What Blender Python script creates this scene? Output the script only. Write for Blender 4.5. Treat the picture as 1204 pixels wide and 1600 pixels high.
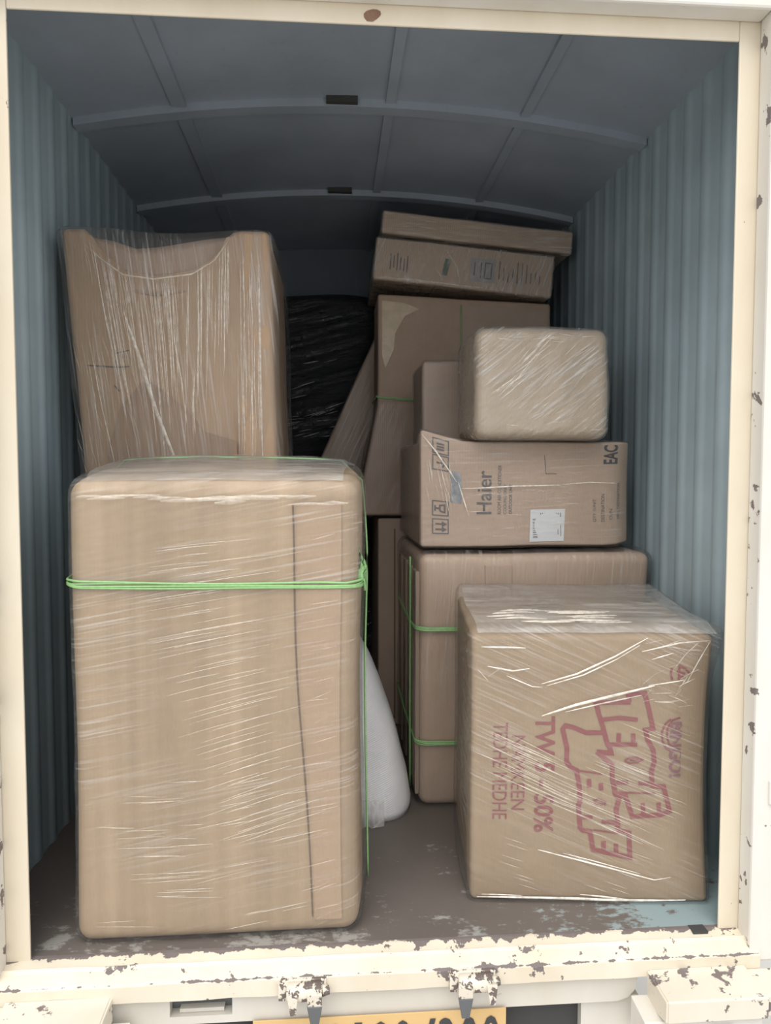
import bpy, bmesh, math, random
from mathutils import Vector, Matrix, noise

for o in list(bpy.data.objects):
    bpy.data.objects.remove(o)
random.seed(7)
scene = bpy.context.scene
COL = scene.collection

# ------------------------------------------------------------------ camera
cam_data = bpy.data.cameras.new('camera')
cam_data.sensor_fit = 'VERTICAL'
cam_data.sensor_height = 36.0
cam_data.lens = 1120 / 1600 * 36.0
cam_data.clip_start = 0.02
cam = bpy.data.objects.new('camera', cam_data)
COL.objects.link(cam)
cam.location = (-0.1037, -1.4071, 0.9509)
cam.rotation_euler = (math.radians(90) - 0.0512, 0.0, -0.0725)
scene.camera = cam

# ------------------------------------------------------------------ world: bright hazy overcast sky
world = bpy.data.worlds.new('world')
scene.world = world
world.use_nodes = True
bg = world.node_tree.nodes['Background']
bg.inputs['Color'].default_value = (0.96, 0.97, 1.0, 1)
bg.inputs['Strength'].default_value = 1.25
sun_data = bpy.data.lights.new('sun', 'SUN')
sun_data.energy = 2.0
sun_data.angle = math.radians(50)
sun_data.color = (1.0, 0.95, 0.86)
sun = bpy.data.objects.new('sun', sun_data)
COL.objects.link(sun)
sun.rotation_euler = (math.radians(30), math.radians(-12), 0)
scene.view_settings.view_transform = 'Standard'
scene.view_settings.look = 'None'
scene.view_settings.exposure = 0.22
scene.view_settings.gamma = 1.0
scene.view_settings.use_curve_mapping = False
try:
    scene.cycles.transparent_max_bounces = 10
    scene.cycles.max_bounces = 6
    scene.cycles.diffuse_bounces = 5
    scene.cycles.glossy_bounces = 2
    scene.cycles.caustics_reflective = False
    scene.cycles.caustics_refractive = False
except Exception:
    pass


# ------------------------------------------------------------------ material helpers
class NT:
    def __init__(self, name):
        self.m = bpy.data.materials.new(name)
        self.m.use_nodes = True
        self.t = self.m.node_tree
        self.t.nodes.clear()
        self.out = self.t.nodes.new('ShaderNodeOutputMaterial')

    def n(self, typ, **kw):
        nd = self.t.nodes.new(typ)
        for k, v in kw.items():
            setattr(nd, k, v)
        return nd

    def set(self, sock, v):
        if hasattr(v, 'is_output') or isinstance(v, bpy.types.NodeSocket):
            self.t.links.new(v, sock)
        elif v is not None:
            sock.default_value = v

    def coord(self, which='Object', scale=(1, 1, 1), rot=(0, 0, 0), loc=(0, 0, 0), tex=False):
        tc = self.n('ShaderNodeTexCoord')
        mp = self.n('ShaderNodeMapping')
        self.set(mp.inputs['Vector'], tc.outputs[which])
        if tex:
            mp.vector_type = 'TEXTURE'
            scale = tuple(1.0 / a for a in scale)
        mp.inputs['Scale'].default_value = scale
        mp.inputs['Rotation'].default_value = rot
        mp.inputs['Location'].default_value = loc
        return mp.outputs[0]

    def noise(self, vec, scale=5, detail=4, rough=0.55, dist=0.0):
        nd = self.n('ShaderNodeTexNoise')
        self.set(nd.inputs['Vector'], vec)
        nd.inputs['Scale'].default_value = scale
        nd.inputs['Detail'].default_value = detail
        nd.inputs['Roughness'].default_value = rough
        nd.inputs['Distortion'].default_value = dist
        return nd.outputs['Fac']

    def ramp(self, fac, a, b, ca=0.0, cb=1.0):
        nd = self.n('ShaderNodeMapRange')
        self.set(nd.inputs['Value'], fac)
        nd.inputs['From Min'].default_value = a
        nd.inputs['From Max'].default_value = b
        nd.inputs['To Min'].default_value = ca
        nd.inputs['To Max'].default_value = cb
        return nd.outputs[0]

    def math(self, op, a, b=0.0):
        nd = self.n('ShaderNodeMath', operation=op)
        self.set(nd.inputs[0], a)
        self.set(nd.inputs[1], b)
        return nd.outputs[0]

    def mix(self, fac, a, b):
        nd = self.n('ShaderNodeMix', data_type='RGBA')
        self.set(nd.inputs[0], fac)
        for s, v in ((nd.inputs[6], a), (nd.inputs[7], b)):
            if isinstance(v, tuple):
                v = tuple(v) + ((1,) if len(v) == 3 else ())
            self.set(s, v)
        return nd.outputs[2]

    def bump(self, h, strength=0.3, dist=0.01, normal=None):
        nd = self.n('ShaderNodeBump')
        self.set(nd.inputs['Height'], h)
        nd.inputs['Strength'].default_value = strength
        nd.inputs['Distance'].default_value = dist
        if normal is not None:
            self.set(nd.inputs['Normal'], normal)
        return nd.outputs[0]

    def sep(self, vec):
        nd = self.n('ShaderNodeSeparateXYZ')
        self.set(nd.inputs[0], vec)
        return nd.outputs

    def princ(self, col, rough=0.6, metal=0.0, normal=None, spec=0.5):
        nd = self.n('ShaderNodeBsdfPrincipled')
        if isinstance(col, tuple):
            col = tuple(col) + ((1,) if len(col) == 3 else ())
        self.set(nd.inputs['Base Color'], col)
        self.set(nd.inputs['Roughness'], rough)
        nd.inputs['Metallic'].default_value = metal
        nd.inputs['Specular IOR Level'].default_value = spec
        if normal is not None:
            self.set(nd.inputs['Normal'], normal)
        return nd.outputs[0]

    def done(self, shader):
        self.t.links.new(shader, self.out.inputs['Surface'])
        return self.m


def plain(name, col, rough=0.6, metal=0.0, spec=0.5, var=0.08, vs=12):
    b = NT(name)
    n = b.noise(b.coord(), vs, 4)
    c = b.mix(n, tuple(x * (1 - var) for x in col), tuple(min(1, x * (1 + var)) for x in col))
    return b.done(b.princ(c, rough, metal, spec=spec))


def cardboard(name, col, band=0.10, flute=260.0, seed=0.0):
    """kraft board: vertical soft bands, fine fluting, fibre mottling"""
    b = NT(name)
    v = b.coord(loc=(seed, seed * 0.7, 0))
    bands = b.noise(b.coord(scale=(16, 3, 0.5), loc=(seed, 0, 0)), 1.0, 2, 0.6)
    mott = b.noise(v, 14, 3, 0.6)
    fib = b.noise(b.coord(scale=(1, 1, 0.25)), 380, 0)
    f = b.math('ADD', b.math('MULTIPLY', b.math('SUBTRACT', bands, 0.5), band * 4),
               b.math('MULTIPLY', b.math('SUBTRACT', mott, 0.5), 0.5))
    f = b.math('ADD', f, b.math('MULTIPLY', b.math('SUBTRACT', fib, 0.5), 0.25))
    f = b.ramp(f, -0.5, 0.5)
    lo = (col[0] * 0.80, col[1] * 0.78, col[2] * 0.77)
    hi = (min(1, col[0] * 1.17), min(1, col[1] * 1.17), min(1, col[2] * 1.16))
    c = b.mix(f, lo, hi)
    wv = b.n('ShaderNodeTexWave', bands_direction='X')
    b.set(wv.inputs['Vector'], b.coord())
    wv.inputs['Scale'].default_value = flute / 6.28
    wv.inputs['Distortion'].default_value = 0.6
    wv.inputs['Detail'].default_value = 0.0
    nrm = b.bump(wv.outputs['Fac'], 0.10, 0.0015)
    return b.done(b.princ(c, 0.68, normal=nrm, spec=0.3))


def film(name, ang=0.0, across=160.0, along=5.0, base=0.05, streak=0.35, thr=(0.52, 0.72), tint=(0.80, 0.79, 0.78),
         bump=0.5, patch=3.0, gloss=0.55):
    """clear stretch film: mostly transparent, milky pleat streaks that paint in sky glints, glossy skin"""
    b = NT(name)
    # rotate in the XZ plane so that the painted streaks run along local x' direction
    v = b.coord(scale=(along, 20, across), rot=(0, -ang, 0), tex=True)
    st = b.noise(v, 1.0, 1.5, 0.6)
    big = b.noise(b.coord(), patch, 1)
    m = b.ramp(st, thr[0], thr[1])
    m = b.math('MULTIPLY', m, b.ramp(big, 0.36, 0.62))
    fac = b.math('ADD', b.math('MULTIPLY', m, streak), base)  # streak mask puts sky reflections on the wrinkles into the film colour
    v2 = b.coord(scale=(along * 2.2, 24, across * 0.28), rot=(0, -ang, 0), loc=(3, 1, 2), tex=True)
    wr = b.noise(v2, 1.0, 1.5, 0.6)
    nrm = b.bump(wr, bump, 0.012)
    milk = b.princ(tint, 0.32, normal=nrm, spec=0.6)
    tr = b.n('ShaderNodeBsdfTransparent')
    tr.inputs[0].default_value = (0.97, 0.97, 0.965, 1)
    mx = b.n('ShaderNodeMixShader')
    b.set(mx.inputs[0], fac)
    b.set(mx.inputs[1], tr.outputs[0])
    b.set(mx.inputs[2], milk)
    gl = b.n('ShaderNodeBsdfGlossy')
    gl.inputs['Roughness'].default_value = 0.16
    b.set(gl.inputs['Normal'], nrm)
    fr = b.n('ShaderNodeFresnel')
    fr.inputs[0].default_value = 1.38
    b.set(fr.inputs['Normal'], nrm)
    mx2 = b.n('ShaderNodeMixShader')
    b.set(mx2.inputs[0], b.math('MINIMUM', b.math('MULTIPLY', fr.outputs[0], gloss), 0.30))
    b.set(mx2.inputs[1], mx.outputs[0])
    b.set(mx2.inputs[2], gl.outputs[0])
    return b.done(mx2.outputs[0])


def crease_glint_mat(name, alpha=0.6, col=(0.95, 0.90, 0.81)):  # pale warm colour paints sky glints onto the raised creases
    b = NT(name)
    p = b.princ(col, 0.22, spec=0.8)
    tr = b.n('ShaderNodeBsdfTransparent')
    mx = b.n('ShaderNodeMixShader')
    n = b.noise(b.coord(), 60, 2)
    b.set(mx.inputs[0], b.ramp(n, 0.3, 0.7, alpha * 0.55, min(1, alpha * 1.3)))
    b.set(mx.inputs[1], tr.outputs[0])
    b.set(mx.inputs[2], p)
    return b.done(mx.outputs[0])


CREAM = (0.70, 0.64, 0.525)
WHITE = (0.69, 0.68, 0.65)


def chipped(name, col, amount=0.60, scale=26, primer=(0.20, 0.19, 0.20), bias=None, rough=0.42):
    """old enamel paint with flaked spots that show grey primer; bias = list of (axis, centre, half-width, gain):
    lines along which the paint has been knocked off (sill edge and so on)"""
    b = NT(name)
    v = b.coord()
    n = b.noise(v, scale, 6, 0.62, 0.3)
    n2 = b.noise(v, scale * 3.2, 4, 0.6)
    h = b.math('ADD', n, b.math('MULTIPLY', b.math('SUBTRACT', n2, 0.5), 0.25))
    if bias:
        s = b.sep(v)
        for ax, c, w, g in bias:
            d = b.math('ABSOLUTE', b.math('SUBTRACT', s[ax], c))
            h = b.math('ADD', h, b.ramp(d, 0.0, w, g, 0.0))
    mask = b.ramp(h, amount, amount + 0.012)
    soil = b.noise(b.coord(scale=(1, 1, 0.4)), 5, 5, 0.65)
    c = b.mix(b.ramp(soil, 0.35, 0.75), col, tuple(x * y for x, y in zip(col, (0.90, 0.86, 0.80))))
    rust = b.mix(b.noise(v, 60, 3), primer, (0.16, 0.11, 0.09))
    c = b.mix(mask, c, rust)
    nrm = b.bump(b.math('MULTIPLY', mask, -1.0), 0.6, 0.0015)
    return b.done(b.princ(c, b.ramp(mask, 0, 1, rough, 0.75), normal=nrm))


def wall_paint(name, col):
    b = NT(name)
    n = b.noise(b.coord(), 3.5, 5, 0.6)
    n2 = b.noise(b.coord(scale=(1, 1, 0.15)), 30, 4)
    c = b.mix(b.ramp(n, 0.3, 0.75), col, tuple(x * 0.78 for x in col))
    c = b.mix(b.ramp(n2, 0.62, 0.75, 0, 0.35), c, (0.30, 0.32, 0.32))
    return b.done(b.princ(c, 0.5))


# ------------------------------------------------------------------ object helpers
def mesh_obj(name, verts, faces, mat, parent=None, smooth=False, kind=None):
    me = bpy.data.meshes.new(name)
    me.from_pydata([tuple(v) for v in verts], [], faces)
    me.validate()
    bm = bmesh.new()
    bm.from_mesh(me)
    bmesh.ops.recalc_face_normals(bm, faces=bm.faces)
    bm.to_mesh(me)
    bm.free()
    me.materials.append(mat)
    if smooth:
        me.polygons.foreach_set('use_smooth', [True] * len(me.polygons))
    o = bpy.data.objects.new(name, me)
    COL.objects.link(o)
    if parent is not None:
        o.parent = parent
    if kind:
        o['kind'] = kind
    return o


def tag(o, label, cat, group=None):
    o['label'] = label
    o['category'] = cat
    if group:
        o['group'] = group
    return o


def thing(name, label, cat, loc=(0, 0, 0), rot=(0, 0, 0), group=None):
    o = bpy.data.objects.new(name, None)
    o.empty_display_size = 0.1
    COL.objects.link(o)
    o.location = loc
    o.rotation_euler = rot
    return tag(o, label, cat, group)


class MB:
    """collects simple solids into one mesh"""

    def __init__(self):
        self.v, self.f = [], []

    def add(self, vs, fs):
        k = len(self.v)
        self.v += [Vector(a) for a in vs]
        self.f += [tuple(i + k for i in f) for f in fs]

    def box(self, x0, x1, y0, y1, z0, z1):
        self.add([(x0, y0, z0), (x1, y0, z0), (x1, y1, z0), (x0, y1, z0), (x0, y0, z1), (x1, y0, z1), (x1, y1, z1), (x0, y1, z1)],
                 [(0, 3, 2, 1), (4, 5, 6, 7), (0, 1, 5, 4), (1, 2, 6, 5), (2, 3, 7, 6), (3, 0, 4, 7)])

    def prism_x(self, prof, x0, x1, n=1):
        """profile in (y, z) swept along x"""
        m = len(prof)
        vs, fs = [], []
        for i in range(n + 1):
            x = x0 + (x1 - x0) * i / n
            vs += [(x, y, z) for y, z in prof]
        for i in range(n):
            for j in range(m):
                a, b_ = i * m + j, i * m + (j + 1) % m
                fs.append((a, b_, b_ + m, a + m))
        fs.append(tuple(range(m)))
        fs.append(tuple(n * m + j for j in reversed(range(m))))
        self.add(vs, fs)

    def tube(self, pts, r, seg=8, flat=1.0, closed=False):
        pts = [Vector(p) for p in pts]
        n = len(pts)
        vs, fs = [], []
        for i, p in enumerate(pts):
            if closed:
                t = pts[(i + 1) % n] - pts[i - 1]
            else:
                t = pts[min(i + 1, n - 1)] - pts[max(i - 1, 0)]
            t.normalize()
            up = Vector((0, 0, 1)) if abs(t.z) < 0.9 else Vector((0, 1, 0))
            a = t.cross(up).normalized()
            b_ = a.cross(t).normalized()
            rr = r[i] if isinstance(r, (list, tuple)) else r
            for k in range(seg):
                th = 2 * math.pi * k / seg
                vs.append(p + a * (math.cos(th) * rr * flat) + b_ * (math.sin(th) * rr))
        rng = n if closed else n - 1
        for i in range(rng):
            for k in range(seg):
                a0, a1 = i * seg + k, i * seg + (k + 1) % seg
                b0, b1 = ((i + 1) % n) * seg + k, ((i + 1) % n) * seg + (k + 1) % seg
                fs.append((a0, a1, b1, b0))
        if not closed:
            fs.append(tuple(reversed(range(seg))))
            fs.append(tuple((n - 1) * seg + k for k in range(seg)))
        self.add(vs, fs)

    def build(self, name, mat, parent=None, smooth=False, kind=None, bevel=0.0):
        o = mesh_obj(name, self.v, self.f, mat, parent, smooth, kind)
        if bevel:
            md = o.modifiers.new('bevel', 'BEVEL')
            md.width = bevel
            md.segments = 2
            md.limit_method = 'ANGLE'
        return o


def ticks(length, r, n):
    n = max(2, n)
    inner = [r + (length - 2 * r) * i / n for i in range(n + 1)]
    edge = [0, r * 0.2, r * 0.45, r * 0.72]
    return edge + inner + [length - e for e in reversed(edge)]


def soft_box(w, d, h, r, nx, ny, nz, deform=None, off=0.0):
    """rounded box; local frame: x centred, y 0 (front) .. d, z 0 .. h"""
    X = [a - w / 2 for a in ticks(w, r, nx)]
    Y = ticks(d, r, ny)
    Z = ticks(h, r, nz)
    lo = Vector((-w / 2 + r, r, r))
    hi = Vector((w / 2 - r, d - r, h - r))
    idx, vs, fs = {}, [], []

    def vert(i, j, k):
        key = (i, j, k)
        if key not in idx:
            p = Vector((X[i], Y[j], Z[k]))
            c = Vector([min(max(p[a], lo[a]), hi[a]) for a in range(3)])
            dr = p - c
            if dr.length > 1e-9:
                dr.normalize()
                p = c + dr * (r + off)
            if deform:
                p = deform(p)
            idx[key] = len(vs)
            vs.append(p)
        return idx[key]

    I, J, K = len(X) - 1, len(Y) - 1, len(Z) - 1
    for i in range(I):
        for k in range(K):
            fs.append((vert(i, 0, k), vert(i + 1, 0, k), vert(i + 1, 0, k + 1), vert(i, 0, k + 1)))
            fs.append((vert(i, J, k), vert(i, J, k + 1), vert(i + 1, J, k + 1), vert(i + 1, J, k)))
    for j in range(J):
        for k in range(K):
            fs.append((vert(0, j, k), vert(0, j, k + 1), vert(0, j + 1, k + 1), vert(0, j + 1, k)))
            fs.append((vert(I, j, k), vert(I, j + 1, k), vert(I, j + 1, k + 1), vert(I, j, k + 1)))
    for i in range(I):
        for j in range(J):
            fs.append((vert(i, j, 0), vert(i, j + 1, 0), vert(i + 1, j + 1, 0), vert(i + 1, j, 0)))
            fs.append((vert(i, j, K), vert(i + 1, j, K), vert(i + 1, j + 1, K), vert(i, j + 1, K)))
    return vs, fs


def wob(amp, freq, seed):
    def f(p):
        q = p * freq + Vector((seed, seed * 1.7, -seed))
        return noise.noise_vector(q) * amp
    return f


def creases(name, lines, deform, mat, parent, off=0.0055):
    """thin raised film pleats, coloured pale as glints, on a front face; each line = ([(x, z), ...], width)"""
    vs, fs = [], []
    for pts, wd in lines:
        # resample
        P = [Vector((a, 0, b)) for a, b in pts]
        Q = []
        for a, b in zip(P[:-1], P[1:]):
            n = max(1, int((b - a).length / 0.02))
            Q += [a.lerp(b, i / n) for i in range(n)]
        Q.append(P[-1])
        n = len(Q)
        k = len(vs)
        for i, q in enumerate(Q):
            t = (Q[min(i + 1, n - 1)] - Q[max(i - 1, 0)]).normalized()
            s = Vector((-t.z, 0, t.x))
            taper = math.sin(math.pi * (0.04 + 0.92 * i / max(1, n - 1))) ** 0.6
            hw = wd * 0.5 * taper
            for m, lift in ((-1, 0), (0, 0.9), (1, 0)):
                p = deform(q + s * (hw * m)) if deform else q + s * (hw * m)
                vs.append(p + Vector((0, -off - lift * hw, 0)))
        for i in range(n - 1):
            a = k + i * 3
            fs += [(a, a + 1, a + 4, a + 3), (a + 1, a + 2, a + 5, a + 4)]
    return mesh_obj(name, vs, fs, mat, parent, True, 'stuff')


def strokes(name, lines, width, deform, mat, parent, off=0.0012, split=True):
    if split and len(lines) > 1:
        return [strokes(name, [l], width, deform, mat, parent, off) for l in lines][0]
    """flat printed strokes on a front face"""
    vs, fs = [], []
    for pts in lines:
        P = [Vector((a, 0, b)) for a, b in pts]
        n = len(P)
        L, R = [], []
        for i in range(n):
            t0 = (P[i] - P[i - 1]).normalized() if i else None
            t1 = (P[i + 1] - P[i]).normalized() if i < n - 1 else None
            t = ((t0 or t1) + (t1 or t0))
            t = t.normalized() if t.length > 1e-6 else (t0 or t1)
            s = Vector((-t.z, 0, t.x))
            c = max(0.5, abs(s.dot(Vector((-(t1 or t0).z, 0, (t1 or t0).x)))))
            L.append(P[i] + s * (width / 2 / c))
            R.append(P[i] - s * (width / 2 / c))
        k = len(vs)
        for a, b in zip(L, R):
            for q in (a, b):
                p = deform(q) if deform else q
                vs.append(p + Vector((0, -off, 0)))
        for i in range(n - 1):
            a = k + 2 * i
            fs.append((a, a + 1, a + 3, a + 2))
    return mesh_obj(name, vs, fs, mat, parent, kind='stuff' if len(lines) > 3 else None)


def text_pts(s, bold=0.0, spacing=1.0):
    cu = bpy.data.curves.new('lettering', 'FONT')
    cu.body = s
    cu.size = 1.0
    cu.offset = bold
    cu.space_character = spacing
    cu.resolution_u = 3
    ob = bpy.data.objects.new('lettering', cu)
    COL.objects.link(ob)
    dg = bpy.context.evaluated_depsgraph_get()
    me = bpy.data.meshes.new_from_object(ob.evaluated_get(dg))
    vs = [v.co.copy() for v in me.vertices]
    fs = [tuple(p.vertices) for p in me.polygons]
    bpy.data.objects.remove(ob)
    bpy.data.curves.remove(cu)
    bpy.data.meshes.remove(me)
    x0, x1 = min(v.x for v in vs), max(v.x for v in vs)
    y0, y1 = min(v.y for v in vs), max(v.y for v in vs)
    return [((v.x - x0) / (x1 - x0), (v.y - y0) / (y1 - y0)) for v in vs], fs


def lettering(name, s, rect, turn, deform, mat, parent, bold=0.0, off=0.0012, spacing=1.0):
    """text fitted into rect (x0, x1, z0, z1) of a front face; turn 'cw' reads downwards, 'ccw' upwards"""
    uv, fs = text_pts(s, bold, spacing)
    x0, x1, z0, z1 = rect
    vs = []
    for u, v in uv:
        if turn == 'cw':
            q = Vector((x0 + (x1 - x0) * v, 0, z1 - (z1 - z0) * u))
        elif turn == 'ccw':
            q = Vector((x1 - (x1 - x0) * v, 0, z0 + (z1 - z0) * u))
        else:
            q = Vector((x0 + (x1 - x0) * u, 0, z0 + (z1 - z0) * v))
        p = deform(q) if deform else q
        vs.append(p + Vector((0, -off, 0)))
    return mesh_obj(name, vs, fs, mat, parent)


# ------------------------------------------------------------------ materials
M_CREAM = chipped('cream_paint', CREAM, 0.70, 16)
M_WHITE = chipped('white_paint', WHITE, 0.715, 12)
M_SILL = chipped('sill_paint', (0.70, 0.645, 0.54), 0.625, 22, primer=(0.18, 0.175, 0.185),
                 bias=[(1, 0.022, 0.03, 0.42), (2, -0.023, 0.004, 0.17)])
M_POSTL = chipped('post_paint_left', WHITE, 0.70, 14, bias=[(0, -0.744, 0.010, 0.12)])
M_POSTR = chipped('post_paint_right', WHITE, 0.70, 14, bias=[(0, 0.741, 0.010, 0.11)])
M_STEP = chipped('step_paint', (0.70, 0.66, 0.58), 0.60, 19)
M_HINGE = chipped('hinge_paint', (0.70, 0.66, 0.58), 0.52, 55, primer=(0.12, 0.12, 0.12))
M_BEAM = chipped('beam_paint', (0.62, 0.60, 0.55), 0.75, 14)
M_STEEL = plain('bare_steel', (0.16, 0.17, 0.18), 0.5, 0.6)
M_DARK = plain('dark_recess', (0.05, 0.05, 0.05), 0.8)
M_WALL = wall_paint('pale_blue_paint', (0.44, 0.555, 0.61))
M_BACK = wall_paint('dark_back_paint', (0.20, 0.24, 0.28))  # darker base tone than the side walls
M_ROOF = wall_paint('grey_blue_roof_paint', (0.40, 0.46, 0.54))
M_YELLOW = plain('plate_yellow', (0.62, 0.42, 0.19), 0.45)
M_INK = plain('black_ink', (0.045, 0.045, 0.05), 0.6)
M_GREYINK = plain('grey_ink', (0.11, 0.10, 0.10), 0.6)
M_REDINK = plain('red_ink', (0.255, 0.070, 0.072), 0.6, var=0.18, vs=40)
M_PURPLEINK = plain('purple_ink', (0.24, 0.11, 0.13), 0.6, var=0.15, vs=40)
M_PAPER = plain('sticker_paper', (0.72, 0.74, 0.76), 0.5, var=0.03)
M_TWINE = plain('green_twine', (0.25, 0.46, 0.19), 0.40, var=0.25, vs=120)
M_SEAM = plain('seam_dark', (0.16, 0.11, 0.075), 0.8)
M_FOAM = plain('foam_sheet', (0.62, 0.55, 0.45), 0.6, var=0.06)

KB1 = cardboard('kraft_board_pale', (0.385, 0.287, 0.190), 0.48, seed=1)
KB1b = cardboard('kraft_board_pinkish', (0.415, 0.30, 0.205), 0.08, seed=5)
KB2 = cardboard('kraft_board_warm', (0.44, 0.312, 0.210), 0.10, seed=2)
KB3 = cardboard('kraft_board_print', (0.355, 0.265, 0.175), 0.05, seed=3)
KB4 = cardboard('kraft_board_pink', (0.50, 0.375, 0.29), 0.05, seed=4)
KB5 = cardboard('kraft_board_brown', (0.44, 0.325, 0.245), 0.06, seed=6)
KB7 = cardboard('kraft_board_flat', (0.58, 0.44, 0.33), 0.08, seed=14)
KB6 = cardboard('kraft_board_grey', (0.42, 0.325, 0.26), 0.06, seed=8)

CR_STRONG = crease_glint_mat('crease_glint_strong', 0.8)
CR_SOFT = crease_glint_mat('crease_glint_soft', 0.40)
CR_FAINT = crease_glint_mat('crease_glint_faint', 0.24)

# ------------------------------------------------------------------ the cargo body: structure
WX, ZE, ZC, YB = 0.83, 1.955, 2.035, 2.10


def zroof(x):
    return ZE + (ZC - ZE) * (1 - (x / WX) ** 2)


def corrugated(name, sign):
    pitch, depth = 0.095, 0.0045
    prof = []
    nseg = 264
    for i in range(nseg + 1):
        y = 0.006 + (YB - 0.006) * i / nseg
        ph = (y / pitch) % 1.0
        k = min(1, max(0, (0.5 - abs(ph - 0.5)) / 0.16 - 0.6))
        prof.append((y, depth * k * k * (3 - 2 * k)))
    zs = [0, 0.6, 1.2, zroof(WX) + 0.03]
    vs, fs = [], []
    n = len(prof)
    for z in zs:
        for a, b in prof:
            vs.append((sign * (WX + b), a, z))
    for z in zs:
        for a, b in prof:
            vs.append((sign * (WX + 0.045), a, z))
    m = n * len(zs)
    for k in range(len(zs) - 1):
        for i in range(n - 1):
            q = k * n + i
            fs.append((q, q + 1, q + 1 + n, q + n))
            fs.append((m + q, m + q + n, m + q + 1 + n, m + q + 1))
    return mesh_obj(name, vs, fs, M_WALL, None, True, 'structure')


corrugated('wall_left', -1)
corrugated('wall_right', 1)

# floor
fb = NT('worn_floor')
fv = fb.coord()
f1 = fb.noise(fv, 9, 6, 0.65, 0.5)
f2 = fb.noise(fb.coord(scale=(1, 2.2, 1)), 34, 5, 0.7)
base = fb.mix(fb.noise(fv, 4, 4), (0.105, 0.088, 0.080), (0.165, 0.145, 0.130))
sx = fb.sep(fv)
flake = fb.math('ADD', fb.math('ADD', f1, fb.math('MULTIPLY', f2, 0.55)), fb.ramp(sx[1], 0.0, 0.5, 0.06, -0.10))
flake = fb.math('ADD', flake, fb.ramp(sx[0], 0.45, 0.80, 0.0, 0.30))
msk = fb.ramp(flake, 0.86, 0.94)
colr = fb.mix(fb.ramp(sx[0], 0.1, 0.6), (0.30, 0.29, 0.27), (0.26, 0.34, 0.36))
fcol = fb.mix(msk, base, colr)
M_FLOOR = fb.done(fb.princ(fcol, 0.55, normal=fb.bump(flake, 0.3, 0.003)))
m = MB()
m.box(-WX - 0.045, WX + 0.045, 0.012, YB + 0.04, -0.05, 0.0)
m.build('floor', M_FLOOR, kind='structure')

# back wall with a horizontal rail
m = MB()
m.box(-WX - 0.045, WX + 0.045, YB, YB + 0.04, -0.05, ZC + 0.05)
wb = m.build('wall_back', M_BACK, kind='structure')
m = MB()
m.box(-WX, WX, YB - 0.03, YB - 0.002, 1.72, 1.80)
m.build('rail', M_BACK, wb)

# arched roof sheet, with longitudinal seams and two roof bows
vs, fs = [], []
N = 28
for side in (0, 1):
    for i in range(N + 1):
        x = -(WX + 0.045) + 2 * (WX + 0.045) * i / N
        for y in (0.0, YB + 0.04):
            vs.append((x, y, zroof(x) + 0.03 * side))
for s in (0, 1):
    for i in range(N):
        a = s * 2 * (N + 1) + 2 * i
        fs.append((a, a + 1, a + 3, a + 2))
ceil = mesh_obj('ceiling', vs, fs, M_ROOF, kind='structure')
for yb in (0.74, 1.40):
    vs, fs = [], []
    for i in range(N + 1):
        x = -WX + 2 * WX * i / N
        z = zroof(x)
        vs += [(x, yb - 0.022, z + 0.004), (x, yb - 0.022, z - 0.022), (x, yb + 0.022, z - 0.022), (x, yb + 0.022, z + 0.004)]
    for i in range(N):
        a = 4 * i
        for j in range(3):
            fs.append((a + j, a + j + 1, a + j + 5, a + j + 4))
    mesh_obj('roof_bow', vs, fs, M_ROOF, ceil)
for xs, hw in ((-0.535, 0.020), (0.065, 0.014), (0.46, 0.014)):
    m = MB()
    z = zroof(xs)
    m.box(xs - hw, xs + hw, 0.02, YB, z - 0.010, z + 0.006)
    m.build('roof_seam', M_ROOF, ceil)
# the two cable-clip plates on the bows
for y in (0.70, 1.355):
    m = MB()
    m.box(-0.12, -0.03, y, y + 0.016, zroof(-0.08) - 0.018, zroof(-0.08) + 0.004)
    m.build('clip_plate', M_DARK, ceil)

# ------------------------------------------------------------------ door frame (rebated)
H = 1.807
m = MB(); m.box(-0.875, -0.70, 0.0, 0.006, -0.05, ZC); trl = m.build('trim_1', M_CREAM, kind='structure', bevel=0.0015)
m = MB(); m.box(0.70, 0.875, 0.0, 0.006, -0.05, ZC); trr = m.build('trim_2', M_CREAM, kind='structure', bevel=0.003)
m = MB(); m.box(-0.70, 0.70, 0.0, 0.006, H, ZC + 0.03); trt = m.build('trim_3', M_CREAM, kind='structure', bevel=0.003)
# outer, proud frame
m = MB(); m.box(-1.0, -0.744, -0.046, 0.0, -0.06, 2.08); trol = m.build('trim_4', M_POSTL, kind='structure', bevel=0.005)
m = MB(); m.box(0.741, 0.985, -0.046, 0.0, -0.045, 2.08); tror = m.build('trim_5', M_POSTR, kind='structure', bevel=0.005)
m = MB(); m.box(-0.744, 0.741, -0.046, 0.0, H + 0.036, 2.08); trot = m.build('trim_6', M_WHITE, kind='structure', bevel=0.005)
# hinge knuckles welded on the right outer post
for z0, z1 in ((1.475, 1.535), (0.285, 0.335)):
    m = MB()
    m.box(0.772, 0.86, -0.052, -0.044, z0, z1)
    m.build('hinge_strap', M_WHITE, tror, bevel=0.003)
# rust spot plate on header
m = MB(); m.add([(-0.026 + r * math.cos(a * 0.5236), -0.0006 - 0.0002 * (k_ == 0), H + 0.019 + r * 0.7 * math.sin(a * 0.5236)) for k_, (a, r) in enumerate(zip(range(12), (0.016, 0.017, 0.015, 0.013, 0.012, 0.014, 0.017, 0.019, 0.022, 0.020, 0.015, 0.014)))], [tuple(range(12))]); m.build('latch_stain', plain('rust', (0.22, 0.13, 0.09), 0.8, var=0.4, vs=60), trt)

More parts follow.
